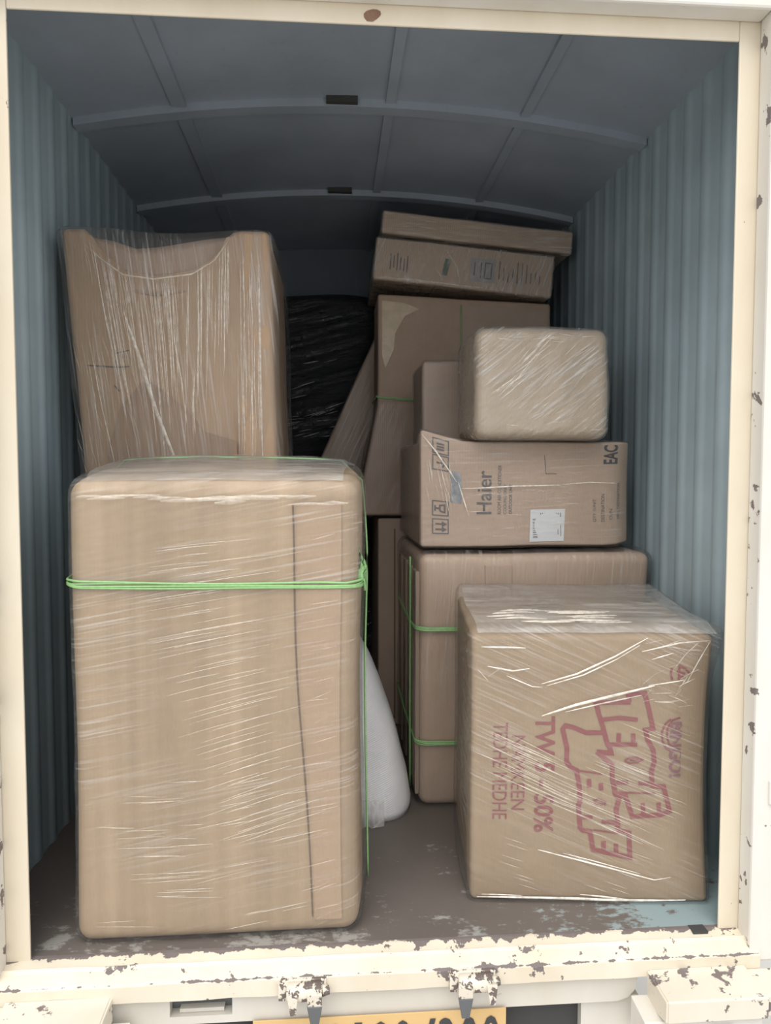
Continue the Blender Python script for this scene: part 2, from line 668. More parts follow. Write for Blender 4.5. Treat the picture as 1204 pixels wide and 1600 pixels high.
# sill: flat worn top, shallow ridge, dropped lip
m = MB()
m.prism_x([(0.055, -0.0005), (0.004, -0.0005), (-0.018, -0.006), (-0.023, -0.003), (-0.028, -0.008), (-0.050, -0.020), (-0.054, -0.026),
           (-0.054, -0.058), (0.012, -0.058), (0.055, -0.055)], -0.76, 0.76, 60)
for v in m.v:
    if v.y < -0.01:
        q = noise.noise_vector(Vector((v.x * 14, v.y * 30, v.z * 30))) * 0.0018
        v.y += q.y
        v.z += q.z
sill = m.build('trim_7', M_SILL, kind='structure')
# worn square plate at the right end of the sill
m = MB(); m.box(0.640, 0.672, -0.012, 0.012, -0.0035, 0.0012); m.build('corner_plate', M_DARK, sill)

# beam under the sill with its sunken pull slot
zb0, zb1, yb0 = -0.120, -0.058, -0.036
m = MB()
m.box(-0.425, -0.305, yb0, 0.03, zb0, -0.104)
m.box(-0.425, -0.305, yb0, 0.03, -0.066, zb1)
m.box(-0.545, -0.425, yb0, 0.03, zb0, zb1)
m.box(-0.305, 0.45, yb0, 0.03, zb0, zb1)
prof = [(0.45, zb1), (0.511, zb1), (0.511, -0.075), (0.506, -0.098), (0.492, -0.113), (0.470, zb0), (0.45, zb0)]
k = len(m.v)
n = len(prof)
m.v += [Vector((x, yb0, z)) for x, z in prof] + [Vector((x, 0.03, z)) for x, z in prof]
m.f += [tuple(k + i for i in range(n)), tuple(k + n + i for i in reversed(range(n)))] + \
       [(k + i, k + (i + 1) % n, k + n + (i + 1) % n, k + n + i) for i in range(n)]
beam = m.build('trim_8', M_BEAM, kind='structure')
m = MB(); m.box(-0.424, -0.306, -0.012, 0.0, -0.1035, -0.0665); m.build('slot_back', M_STEEL, beam)
m = MB(); m.box(-0.408, -0.322, -0.026, -0.012, -0.1030, -0.0955); m.build('slot_lip', M_BEAM, beam)
m = MB(); m.tube([(0.22 + 0.013 * math.cos(a / 10), yb0 - 0.0005, -0.082 + 0.013 * math.sin(a / 10)) for a in range(31, 58, 3)], 0.0012, 6)
m.build('weld_mark', M_BEAM, beam)
# chassis skirt below
m = MB(); m.box(0.40, 0.52, -0.02, 0.03, -0.30, -0.120); m.build('trim_9', M_BEAM, kind='structure')
m = MB(); m.box(-0.60, 0.40, 0.0, 0.03, -0.32, -0.120); m.build('trim_10', M_DARK, kind='structure')


# corner steps at both ends of the sill
def step(name, x_in, x_out, label):
    s = 1 if x_out > x_in else -1
    t = thing(name, label, 'step', (x_in, -0.05, -0.05))
    L = abs(x_out - x_in)

    def put(nm, prof, a, b, mat, bev=0.003):
        mm = MB()
        mm.prism_x(prof, min(s * a, s * b), max(s * a, s * b), 1)
        return mm.build(nm, mat, t, bevel=bev)
    put('top_plate', [(-0.004, 0.006), (-0.088, 0.002), (-0.090, -0.003), (-0.004, 0.0)], 0.012, L, M_STEP, 0.001)
    put('front_plate', [(-0.090, 0.000), (-0.086, 0.000), (-0.086, -0.040), (-0.090, -0.040)], 0.012, L, M_STEP, 0.001)
    put('end_plate', [(-0.004, 0.004), (-0.088, 0.0), (-0.088, -0.040), (-0.03, -0.055), (-0.004, -0.055)], 0.008, 0.014, M_STEP, 0.001)
    put('ledge', [(-0.004, -0.045), (-0.070, -0.052), (-0.074, -0.10), (-0.004, -0.12)], -0.025, L, M_WHITE, 0.002)
    mm = MB()
    mm.box(min(s * 0.10, s * 0.15), max(s * 0.10, s * 0.15), -0.0765, -0.070, -0.095, -0.064)
    mm.build('slot', M_DARK, t)
    mm = MB()
    mm.box(min(s * (L - 0.01), s * (L + 0.12)), max(s * (L - 0.01), s * (L + 0.12)), -0.080, -0.004, -0.045, -0.002)
    mm.build('end_bracket', M_STEP, t, bevel=0.003)


step('corner_step', 0.515, 0.725, 'chipped white steel corner step below the printed carton end of sill')
step('corner_step', -0.520, -0.725, 'chipped cream steel corner step below the twine tied carton')


# lock brackets hanging from the sill
def bracket(x, label, flip):
    t = thing('lock_bracket', label, 'bracket', (x, -0.056, -0.030), group='lock brackets under the sill')
    mm = MB()
    mm.tube([(-0.034, -0.012, -0.012), (-0.030, -0.012, -0.012), (0.030, -0.012, -0.012), (0.034, -0.012, -0.012)], [0.012, 0.017, 0.017, 0.012], 16)
    mm.build('barrel', M_HINGE, t, True)
    mm = MB(); mm.box(-0.050, -0.026, -0.012, 0.004, -0.030, 0.000); mm.box(-0.046, 0.042, -0.004, 0.006, -0.028, 0.006)
    mm.build('mounting_plate', M_HINGE, t, bevel=0.002)
    mm = MB(); mm.tube([(0.034, -0.012, -0.012), (0.048, -0.010, -0.012)], [0.011, 0.008], 12)
    mm.build('pivot_pin', M_HINGE, t, True)
    xx = 0.020 if not flip else -0.022
    mm = MB()
    mm.prism_x([(-0.032, -0.006), (-0.026, -0.004), (-0.024, -0.034), (-0.030, -0.034)], xx - 0.014, xx + 0.014)
    mm.build('strap', M_HINGE, t, bevel=0.001)
    mm = MB()
    a, b_ = 0.0145, 0.0075
    mm.add([(xx - a, -0.032, -0.030), (xx + a, -0.032, -0.030), (xx + a, -0.025, -0.030), (xx - a, -0.025, -0.030),
            (xx - b_, -0.030, -0.070), (xx + b_, -0.030, -0.070), (xx + b_, -0.025, -0.070), (xx - b_, -0.025, -0.070)],
           [(0, 1, 2, 3), (4, 7, 6, 5), (0, 4, 5, 1), (1, 5, 6, 2), (2, 6, 7, 3), (3, 7, 4, 0)])
    mm.build('tongue', M_STEEL, t, bevel=0.001)
    x2 = -0.022 if not flip else 0.030
    mm = MB()
    mm.add([(x2 - 0.011, -0.031, -0.006), (x2 + 0.011, -0.031, -0.006), (x2 + 0.011, -0.024, -0.006), (x2 - 0.011, -0.024, -0.006),
            (x2 - 0.004, -0.031, -0.046), (x2 + 0.006, -0.031, -0.046), (x2 + 0.006, -0.025, -0.046), (x2 - 0.004, -0.025, -0.046)],
           [(0, 1, 2, 3), (4, 7, 6, 5), (0, 4, 5, 1), (1, 5, 6, 2), (2, 6, 7, 3), (3, 7, 4, 0)])
    mm.build('hook', M_HINGE, t, bevel=0.001)


bracket(-0.163, 'chipped white lock bracket under sill, nearer the twine tied carton', False)
bracket(0.170, 'chipped white lock bracket under sill, nearer the printed carton', True)

# number plate
t = thing('number_plate', 'yellow number plate with black characters below the sill', 'number plate', (-0.0135, -0.0445, -0.235))
m = MB(); m.box(-0.251, 0.251, 0.0, 0.003, 0.0, 0.120); m.build('plate', M_YELLOW, t, bevel=0.001)
for ch, cx, wd in (('D', -0.139, 0.030), ('0', -0.090, 0.030), ('1', -0.045, 0.015), ('0', -0.001, 0.031), ('0', 0.043, 0.031), ('/', 0.094, 0.030),
                   ('2', 0.131, 0.032), ('0', 0.176, 0.031), ('0', 0.220, 0.031)):
    lettering('character', ch, (cx - wd / 2, cx + wd / 2, 0.030, 0.107), 'h', None, M_INK, t, bold=0.025)
lettering('character', 'T', (-0.243, -0.215, 0.040, 0.098), 'h', None, M_INK, t, bold=0.01)

# road outside
m = MB(); m.box(-30, 30, -30, 30, -0.82, -0.80)
m.build('ground', plain('concrete_yard', (0.50, 0.48, 0.45), 0.9, var=0.12, vs=2), kind='structure')


# ------------------------------------------------------------------ twine helper
def band(name, path, n_strand, spread, r, mat, parent, closed=False, seed=1):
    rnd = random.Random(seed)
    m_ = MB()
    for k in range(n_strand):
        ph = rnd.uniform(0, 6)
        o = (k - (n_strand - 1) / 2) * spread
        pts = []
        for i, p in enumerate(path):
            p = Vector(p)
            q = Vector((0, 0, o + math.sin(i * 0.55 + ph) * spread * 0.5))
            if name.endswith('loop'):
                q = Vector((0, o + math.sin(i * 0.55 + ph) * spread * 0.5, 0))
            pts.append(p + q)
        m_.tube(pts, r * rnd.uniform(0.8, 1.15), 6, closed=closed)
    return m_.build(name, mat, parent, True)


def ring_xy(w, d, r, z, off, deform, n=10, tilt=0.0):
    """horizontal loop around a soft box"""
    pts = []
    W, D = w / 2, d
    corner = [(W - r, r, -90, 0), (W - r, D - r, 0, 90), (-W + r, D - r, 90, 180), (-W + r, r, 180, 270)]
    segs = []
    for cx, cy, a0, a1 in corner:
        segs.append([(cx + r * math.cos(math.radians(a0 + (a1 - a0) * i / 5)), cy + r * math.sin(math.radians(a0 + (a1 - a0) * i / 5))) for i in range(6)])
    for i in range(4):
        pts += segs[i]
        a, b = segs[i][-1], segs[(i + 1) % 4][0]
        pts += [(a[0] + (b[0] - a[0]) * j / n, a[1] + (b[1] - a[1]) * j / n) for j in range(1, n)]
    out = []
    cen = Vector((0, d / 2, 0))
    for x, y in pts:
        p = Vector((x, y, z + tilt * x))
        if deform:
            p = deform(p)
        dr = Vector((x, y - d / 2, 0)).normalized()
        out.append(p + dr * off)
    return out


# ================================================================== 1. big twine-tied carton at the door
W, D, HH, RR = 0.560, 0.395, 0.935, 0.030
wobA = wob(0.0025, 3.0, 3.1)


def dfA(p):
    p = p.copy()
    s = p.z / HH
    x = p.x
    # sides belly out a little, more so low down; top swells up towards the back
    g = math.sin(math.pi * min(1, max(0, p.y / D))) * 0.018 + 0.003 * math.cos(s * 6.5 + 0.2)
    p.x += g * x / (W / 2)
    if s > 0.5:
        p.z += (s - 0.5) / 0.5 * (0.055 * min(1, max(0, p.y / D)) ** 0.8) * (1 - 0.25 * (abs(x) / (W / 2)) ** 3)
    p.y -= 0.006 * math.sin(math.pi * s) * (1 - min(1, p.y / 0.1))
    return p + wobA(p)


ca = thing('wrapped_carton', 'big film-wrapped carton tied with green twine standing at the sill', 'carton', (-0.340, 0.036, 0.001))
vs, fs = soft_box(W, D, HH, RR, 12, 8, 18, dfA)
mesh_obj('carton_body', vs, fs, KB1, ca, True)
# overlapping board panel on the front
pv, pf = [], []
cols, rows = 6, 20
for j in range(rows + 1):
    z = 0.035 + (HH - 0.075) * j / rows
    xl = 0.192 - 0.040 * (z / 0.922) + 0.004 * math.sin(z * 8)
    for i in range(cols + 1):
        x = xl + (0.249 - xl) * i / cols
        q = dfA(Vector((x, 0, z)))
        pv.append(q + Vector((0, -0.0038, 0)))
nn = len(pv)
for j in range(rows + 1):
    for i in range(cols + 1):
        pv.append(pv[j * (cols + 1) + i] + Vector((0, 0.0045, 0)))
for j in range(rows):
    for i in range(cols):
        a = j * (cols + 1) + i
        pf.append((a, a + 1, a + cols + 2, a + cols + 1))
    a = j * (cols + 1)
    pf.append((a, a + cols + 1, nn + a + cols + 1, nn + a))
mesh_obj('overlap_panel', pv, pf, KB1b, ca, True)
# seam shadow painted as a dark line beside the overlap
sl = []
for j in range(21):
    z = 0.04 + (HH - 0.085) * j / 20
    sl.append((0.192 - 0.040 * (z / 0.922) + 0.004 * math.sin(z * 8) - 0.0025, z))
strokes('overlap_shadow', [sl], 0.0032, dfA, M_SEAM, ca, 0.001)
F_A = film('film_diagonal', math.radians(10), 190, 4.5, 0.05, 0.20, (0.52, 0.72), patch=3.2, gloss=0.6)
wobA2 = wob(0.0035, 11.0, 9.0)


def dfAf(p):
    q = dfA(p)
    e = wobA2(p)
    q.y -= abs(e.y) if p.y < 0.02 else 0
    q.x += e.x * 0.8
    if p.z > HH * 0.95:
        q.z += 0.004 + abs(e.z) * 2.0
    return q


vs, fs = soft_box(W, D, HH, RR, 26, 14, 40, dfAf, off=0.0065)
mesh_obj('stretch_film', vs, fs, F_A, ca, True)
F_TOP = film('film_pale_top', math.radians(3), 60, 4, 0.20, 0.32, (0.45, 0.7), patch=7, gloss=0.9, tint=(0.88, 0.86, 0.84))  # extra milky sheet, added to make the carton tops paler


def top_sheet(parent, W, D, HH, dff, lift, inset=0.004, fy=0.002, n=22, k=12):
    pv, pf = [], []
    for i in range(n + 1):
        for j in range(k + 1):
            x = -W / 2 + inset + (W - 2 * inset) * i / n
            y = fy + (D - inset - fy) * j / k
            q = dff(Vector((x, y, HH)))
            q.z += lift
            if j == 0:
                q += Vector((0, -0.007, -0.014))
            pv.append(q)
    for i in range(n):
        for j in range(k):
            a = i * (k + 1) + j
            pf.append((a, a + k + 1, a + k + 2, a + 1))
    return mesh_obj('pale_top_sheet', pv, pf, F_TOP, parent, True)


top_sheet(ca, W, D, HH, dfAf, 0.008, 0.03, 0.022)
rnd = random.Random(11)
lines = []
for i in range(64):
    f = i / 63
    z = 0.815 - 0.60 * f + rnd.uniform(-0.004, 0.004)
    xc = -0.02 + 0.16 * max(0, f - 0.25) + rnd.uniform(-0.05, 0.05)
    L = rnd.uniform(0.05, 0.20) * (1.15 - 0.5 * abs(f - 0.4))
    sl_ = math.tan(math.radians(6 + 11 * min(1, f * 1.3) + rnd.uniform(-1, 1)))
    x0, x1 = max(-0.26, xc - L / 2), min(0.26, xc + L / 2)
    lines.append(([(x0, z + (x0 - xc) * sl_), (xc, z + 0.001), (x1, z + (x1 - xc) * sl_)], rnd.uniform(0.0008, 0.0016)))
for i in range(46):
    z = rnd.uniform(0.03, 0.34)
    xc = rnd.choice((rnd.uniform(-0.22, -0.05), rnd.uniform(0.0, 0.2)))
    L = rnd.uniform(0.03, 0.13)
    s_ = rnd.uniform(-0.06, 0.05) if xc < 0 else rnd.uniform(0.1, 0.24)
    lines.append(([(xc - L / 2, max(0.012, z - s_ * L / 2)), (xc + L / 2, max(0.012, z + s_ * L / 2))], rnd.uniform(0.0007, 0.0014)))
for i in range(26):
    z = rnd.uniform(0.02, 0.9)
    lines.append(([(0.20 + rnd.uniform(-0.02, 0.0), z), (0.20 + rnd.uniform(0.015, 0.045), z + rnd.uniform(0.004, 0.02))], 0.0011))
creases('film_pleat_glints', lines, dfA, CR_SOFT, ca, 0.0088)
# soft highlights painted on the gathered film along the top front edge
lines = []
for i in range(16):
    xc = -0.24 + 0.46 * i / 15 + rnd.uniform(-0.015, 0.015)
    z = 0.902 + rnd.uniform(-0.010, 0.008)
    L = rnd.uniform(0.05, 0.12)
    lines.append(([(max(-0.262, xc - L / 2), z - 0.002), (xc, z), (min(0.262, xc + L / 2), z + rnd.uniform(-0.003, 0.003))], rnd.uniform(0.004, 0.011)))
creases('gather_highlights', lines, dfA, CR_FAINT, ca, 0.0085)
band('twine_band', ring_xy(W, D, RR, 0.732, 0.0095, dfA, tilt=-0.012), 4, 0.0036, 0.0022, M_TWINE, ca, True, 3)
# vertical loop across the top and down both sides
pts = []
yl = 0.31
for i in range(25):
    pts.append(Vector((-W / 2, yl, 0.02 + (HH - 0.05) * i / 24)))
for i in range(1, 20):
    pts.append(Vector((-W / 2 + RR * 0.3 + (W - RR * 0.6) * i / 20, yl, HH)))
for i in range(25):
    pts.append(Vector((W / 2, yl - 0.13 * min(1, i / 5), HH - 0.03 - (HH - 0.05) * i / 24)))
lp = []
for p in pts:
    q = dfA(p)
    lp.append(q + Vector((math.copysign(0.012, p.x) if abs(p.x) > W / 2 - 0.001 else 0, 0, 0.012 if p.z >= HH else 0)))
band('twine_loop', lp, 3, 0.004, 0.0021, M_TWINE, ca, False, 5)
m = MB()
kc = Vector((W / 2 + 0.007, 0.030, 0.742))
for k, (dx, dz, bow) in enumerate(((0.004, 0.048, 0.010), (0.010, 0.036, 0.014), (0.000, 0.060, -0.004), (0.012, 0.020, 0.012))):
    m.tube([kc + Vector((0, -0.002 * k, -0.008)), kc + Vector((bow * 0.7, -0.003, dz * 0.5)), kc + Vector((dx, 0.002, dz)), kc + Vector((dx + 0.006, 0.004, dz * 0.55)), kc + Vector((0.004, 0.0, 0.0))], 0.0026, 6)
m.tube([kc + Vector((0.002, 0, 0.004)), kc + Vector((0.012, -0.002, -0.010)), kc + Vector((0.014, -0.002, -0.030))], 0.0026, 6)
m.tube([kc + Vector((0, -0.004, -0.014)), kc + Vector((0.004, -0.004, 0.0)), kc + Vector((0.002, -0.002, 0.014))], [0.006, 0.0075, 0.005], 8)
m.build('twine_knot', M_TWINE, ca, True)

# ================================================================== 2. printed snack carton, front
W, D, HH, RR = 0.528, 0.39, 0.600, 0.014
wobB = wob(0.003, 5.0, 6.3)


def dfB(p):
    p = p.copy()
    s = p.z / HH
    # right edge softly dented behind the film, lower left corner rounded
    if p.x > 0.10 and p.y < 0.2:
        k = min(1, (p.x - 0.10) / 0.16)
        p.y += 0.018 * k * k * math.sin(math.pi * min(1, max(0, s))) * (1 - p.y / 0.2)
    if p.x > 0.2:
        p.x -= 0.006 * math.sin(math.pi * s)
    p.z += 0.022 * min(1, max(0, p.y / D)) * s
    return p + wobB(p) * 0.8


cb = thing('printed_carton', 'film-wrapped carton with red snack lettering on its front', 'carton', (0.4605, 0.108, 0.001), (0, 0, math.radians(-5.24)))
vs, fs = soft_box(W, D, HH, RR, 14, 8, 16, dfB)
mesh_obj('carton_body', vs, fs, KB3, cb, True)
lettering('lettering', 'TEDHE MEDHE', (-0.216, -0.184, 0.188, 0.405), 'cw', dfB, M_REDINK, cb)
lettering('lettering', 'NAMKEEN', (-0.175, -0.145, 0.210, 0.376), 'cw', dfB, M_REDINK, cb)
lettering('lettering', 'TW 5 - 50%', (-0.124, -0.080, 0.160, 0.420), 'cw', dfB, M_REDINK, cb, bold=0.02)
LOGO = {'o1': [(0.083, 0.453), (0.008, 0.451), (0.016, 0.422), (0.024, 0.397), (0.034, 0.361), (0.04, 0.352), (0.044, 0.339), (0.012, 0.342)], 'o2': [(0.08, 0.452), (0.078, 0.469), (0.114, 0.473), (0.124, 0.436), (0.134, 0.394), (0.117, 0.391), (0.123, 0.369), (0.136, 0.346), (0.139, 0.32), (0.133, 0.298), (0.136, 0.265), (0.161, 0.263), (0.175, 0.207), (0.153, 0.199), (0.093, 0.195), (0.078, 0.242), (0.056, 0.247), (0.048, 0.284), (0.047, 0.313), (0.012, 0.342)], 'o3': [(0.024, 0.384), (-0.013, 0.384), (-0.042, 0.396), (-0.058, 0.399), (-0.064, 0.391), (-0.054, 0.351), (-0.054, 0.319), (-0.044, 0.306), (-0.031, 0.3), (-0.024, 0.264), (-0.021, 0.228), (-0.025, 0.222), (-0.02, 0.17), (-0.014, 0.163), (0.002, 0.16), (0.009, 0.118), (0.038, 0.112), (0.089, 0.102), (0.086, 0.158), (0.062, 0.163), (0.062, 0.184), (0.058, 0.21), (0.064, 0.236), (0.056, 0.247)]}
LOGO_IN = {'i1': [(0.021, 0.413), (0.058, 0.418), (0.099, 0.414)], 'i2': [(0.034, 0.358), (0.1, 0.359)], 'i3': [(0.059, 0.384), (0.059, 0.358)], 'i4': [(0.09, 0.383), (0.092, 0.359)], 'i5': [(0.057, 0.273), (0.083, 0.273)], 'i6': [(0.105, 0.272), (0.136, 0.27)], 'i8': [(0.115, 0.226), (0.117, 0.2)], 'i9': [(0.15, 0.227), (0.152, 0.201)], 'j2': [(-0.003, 0.281), (-0.002, 0.261)], 'j3': [(0.023, 0.271), (0.025, 0.255)], 'j4': [(-0.02, 0.193), (0.007, 0.193)], 'j5': [(0.027, 0.183), (0.059, 0.18)], 'j7': [(0.031, 0.138), (0.032, 0.113)], 'j8': [(0.058, 0.132), (0.059, 0.11)]}
LOGO_THIN = {'i7': [(0.064, 0.25), (0.143, 0.248)], 'j1': [(-0.031, 0.3), (0.026, 0.292)], 'j6': [(0.009, 0.164), (0.063, 0.156)], 'e1': [(0.074, 0.323), (0.085, 0.33), (0.101, 0.33), (0.113, 0.325), (0.101, 0.318), (0.085, 0.317), (0.074, 0.323)], 'e2': [(0.085, 0.324), (0.104, 0.324)], 'f1': [(0.008, 0.232), (0.02, 0.235), (0.035, 0.227), (0.033, 0.222), (0.017, 0.224), (0.008, 0.232)]}
MARKS = {'b1': [(0.174, 0.414), (0.162, 0.404), (0.154, 0.385), (0.156, 0.366), (0.164, 0.35), (0.177, 0.343)], 'b2': [(0.196, 0.417), (0.177, 0.411), (0.167, 0.394), (0.166, 0.375), (0.171, 0.359), (0.18, 0.351)]}
EMBLEM = {'a1': [(0.186, 0.537), (0.206, 0.527), (0.217, 0.516)], 'a2': [(0.184, 0.522), (0.206, 0.516)], 'a3': [(0.186, 0.505), (0.203, 0.511)], 'a4': [(0.19, 0.532), (0.19, 0.5)], 'a5': [(0.173, 0.529), (0.171, 0.516), (0.175, 0.503)]}
strokes('logo_outline', list(LOGO.values()), 0.0105, dfB, M_REDINK, cb, 0.0012)
strokes('logo_stroke', list(LOGO_IN.values()), 0.0095, dfB, M_REDINK, cb, 0.0014)
strokes('logo_hairline', list(LOGO_THIN.values()), 0.004, dfB, M_REDINK, cb, 0.0016)
strokes('brand_swirl', list(MARKS.values()), 0.0045, dfB, M_REDINK, cb, 0.0012)
strokes('emblem', list(EMBLEM.values()), 0.005, dfB, M_REDINK, cb, 0.0012)
lettering('lettering', 'BINGO!', (0.172, 0.206, 0.284, 0.407), 'cw', dfB, M_PURPLEINK, cb, bold=0.03)
F_B = film('film_tented', math.radians(-24), 210, 5, 0.045, 0.18, (0.50, 0.70), patch=3.6, gloss=0.75, bump=0.6)
wobB2 = wob(0.006, 8.0, 2.0)


def dfBf(p):
    q = dfB(p)
    e = wobB2(p)
    if p.y < 0.02:
        q.y -= 0.001 + abs(e.y) * 0.9
    # film pulled out to a peak at the top right corner and tented over the top
    k = max(0, 1 - (Vector((p.x - W / 2, p.y, p.z - HH)).length) / 0.16)
    q += Vector((0.012, -0.016, 0.004)) * k * k
    if p.z > HH * 0.9:
        t_ = (p.z - HH * 0.9) / (HH * 0.1)
        q.z += t_ * (0.012 + 0.014 * min(1, max(0, p.y / D)) + abs(e.z))
    if p.x < -W / 2 + 0.02:
        q.x -= 0.010 * math.sin(math.pi * min(1, max(0, p.y / D))) + abs(e.x) * 0.7
    return q


vs, fs = soft_box(W, D, HH, RR, 30, 18, 34, dfBf, off=0.006)
mesh_obj('stretch_film', vs, fs, F_B, cb, True)
top_sheet(cb, W, D, HH, dfBf, 0.008, 0.014)
CL = [([(-0.112, 0.494), (-0.035, 0.517), (0.048, 0.556), (0.117, 0.596)], 0.0040), ([(-0.10, 0.490), (-0.02, 0.515), (0.05, 0.549), (0.10, 0.580)], 0.0028),
      ([(-0.111, 0.423), (-0.034, 0.449), (0.05, 0.471), (0.133, 0.492)], 0.0065), ([(-0.06, 0.432), (0.02, 0.452), (0.105, 0.471)], 0.003),
      ([(-0.115, 0.123), (0.013, 0.088), (0.141, 0.057), (0.176, 0.063)], 0.004), ([(-0.06, 0.115), (0.05, 0.085), (0.11, 0.07)], 0.0022),
      ([(-0.231, 0.533), (-0.175, 0.522), (-0.138, 0.528)], 0.004), ([(-0.245, 0.576), (-0.147, 0.573)], 0.004), ([(-0.252, 0.526), (-0.231, 0.502)], 0.003),
      ([(0.252, 0.592), (0.229, 0.543), (0.209, 0.50)], 0.0028), ([(0.104, 0.566), (0.186, 0.586), (0.25, 0.592)], 0.0032), ([(-0.189, 0.512), (-0.132, 0.488), (-0.11, 0.487)], 0.003),
      ([(-0.25, 0.014), (-0.1, 0.012), (0.03, 0.009), (0.21, 0.012)], 0.006), ([(-0.24, 0.02), (-0.15, 0.017)], 0.003), ([(0.125, 0.549), (0.173, 0.564)], 0.003), ([(0.119, 0.492), (0.202, 0.504)], 0.003),
      ([(-0.02, 0.02), (0.08, 0.012)], 0.004), ([(-0.23, 0.51), (-0.2, 0.53)], 0.0025)]
creases('film_fold_glints', CL, dfB, CR_STRONG, cb, 0.0085)
rnd = random.Random(23)
lines = []
for i in range(70):
    f = i / 69
    x0 = -0.26 + rnd.uniform(0, 0.26) * (0.3 + f)
    z0 = 0.405 - 0.11 * f - (x0 + 0.26) * 0.40 + rnd.uniform(-0.01, 0.01)
    L = rnd.uniform(0.04, 0.15)
    s_ = -0.46 + rnd.uniform(-0.05, 0.05)
    lines.append(([(x0, z0), (x0 + L, z0 + s_ * L)], rnd.uniform(0.0009, 0.0017)))
for i in range(30):
    x0 = rnd.uniform(-0.02, 0.15)
    z0 = 0.43 - (x0 + 0.02) * 0.1 - rnd.uniform(0, 0.2)
    L = rnd.uniform(0.03, 0.09)
    lines.append(([(x0, z0), (x0 + L, z0 - 0.4 * L)], 0.0014))
for i in range(26):
    x0 = rnd.uniform(0.10, 0.22)
    z0 = rnd.uniform(0.44, 0.585)
    L = rnd.uniform(0.02, 0.06)
    a = rnd.uniform(-0.4, 1.0)
    lines.append(([(x0, z0), (min(0.255, x0 + L * math.cos(a)), min(0.592, z0 + L * math.sin(a)))], rnd.uniform(0.0016, 0.003)))
for i in range(16):
    x0 = rnd.uniform(-0.2, 0.1)
    z0 = rnd.uniform(0.03, 0.19)
    lines.append(([(x0, z0), (x0 + 0.05, z0 - 0.016)], 0.0013))
creases('film_pleat_glints', lines, dfB, CR_SOFT, cb, 0.0085)
# pale ribbons painting the shine of gathered film on top near the front
tv, tf = [], []
for i in range(26):
    x = rnd.uniform(-0.25, 0.0)
    y = rnd.uniform(0.01, 0.10)
    L = rnd.uniform(0.04, 0.13)
    k = len(tv)
    for u in (0, 0.5, 1):
        b_ = dfBf(Vector((x + L * u, y, HH)))
        b_.z += 0.011
        wdt = 0.004 * math.sin(math.pi * (0.1 + 0.8 * u))
        tv += [b_ + Vector((0, -wdt, 0)), b_ + Vector((0, 0, wdt)), b_ + Vector((0, wdt, 0))]
    for u in (0, 1):
        a = k + 3 * u
        tf += [(a, a + 1, a + 4, a + 3), (a + 1, a + 2, a + 5, a + 4)]
mesh_obj('gather_highlights', tv, tf, CR_SOFT, cb, True, 'stuff')

# ================================================================== 3. tall fridge-size carton behind on the left
W, D, HH, RR = 0.452, 0.50, 1.575, 0.016
EDGE = [(-0.300, 1.60), (-0.235, 1.575), (-0.189, 1.509), (-0.143, 1.470), (-0.064, 1.459), (0.031, 1.474), (0.088, 1.507), (0.125, 1.575), (0.30, 1.60)]


def interp(tab, x):
    for (a, b), (c, d) in zip(tab[:-1], tab[1:]):
        if x <= c:
            return b + (d - b) * max(0, (x - a)) / (c - a)
    return tab[-1][1]


wobC = wob(0.006, 3.5, 4.4)


def dfC0(p):
    p = p.copy()
    s = p.z / HH
    u = p.x / (W / 2)
    left = -0.675 - 0.112 * s
    right = -0.218 - 0.047 * s
    p.x = left + (right - left) * (u + 1) / 2 + 0.49
    p.y -= 0.010 * math.sin(math.pi * s) * (1 - abs(u)) * max(0, 1 - p.y / 0.1)
    return p + wobC(p)


def dfC(p):
    q = dfC0(p)
    # the front top is slit and pushed in between the corner posts
    e = interp(EDGE, q.x)
    if p.y < 0.30 and q.z > e:
        q.z = e + (q.z - e) * 0.02
    # softly sunken middle of the front
    if p.y < 0.05:
        k = math.exp(-((q.x + 0.05) / 0.13) ** 2) * math.exp(-((q.z - 1.25) / 0.28) ** 2)
        q.y += 0.022 * k
        if q.x > 0.145:
            q.y -= 0.010
    return q


cc = thing('wrapped_carton', 'tall film-wrapped carton with sunken open top behind the twine tied one', 'carton', (-0.49, 0.485, 0.001))
vs, fs = soft_box(W, D, HH, RR, 26, 10, 44, dfC)
mesh_obj('carton_body', vs, fs, KB2, cc, True)
# bent-in flap behind the slit
FL = [(-0.235, 1.552), (-0.17, 1.540), (-0.118, 1.522), (-0.06, 1.528), (0.0, 1.540), (0.06, 1.552), (0.125, 1.560)]
pv, pf = [], []
for i in range(25):
    x = -0.235 + 0.36 * i / 24
    zt = interp(FL, x) + 0.010
    zb = interp(EDGE, x) - 0.05
    for j in range(7):
        f = j / 6
        pv.append(Vector((x, 0.010 + 0.022 * f ** 1.3 + 0.003 * math.sin(x * 17), zb + (zt - zb) * f)))
for i in range(24):
    for j in range(6):
        a = i * 7 + j
        pf.append((a, a + 7, a + 8, a + 1))
fl = mesh_obj('top_flap', pv, pf, KB5, cc, True)
sd = fl.modifiers.new('thickness', 'SOLIDIFY')
sd.thickness = 0.004
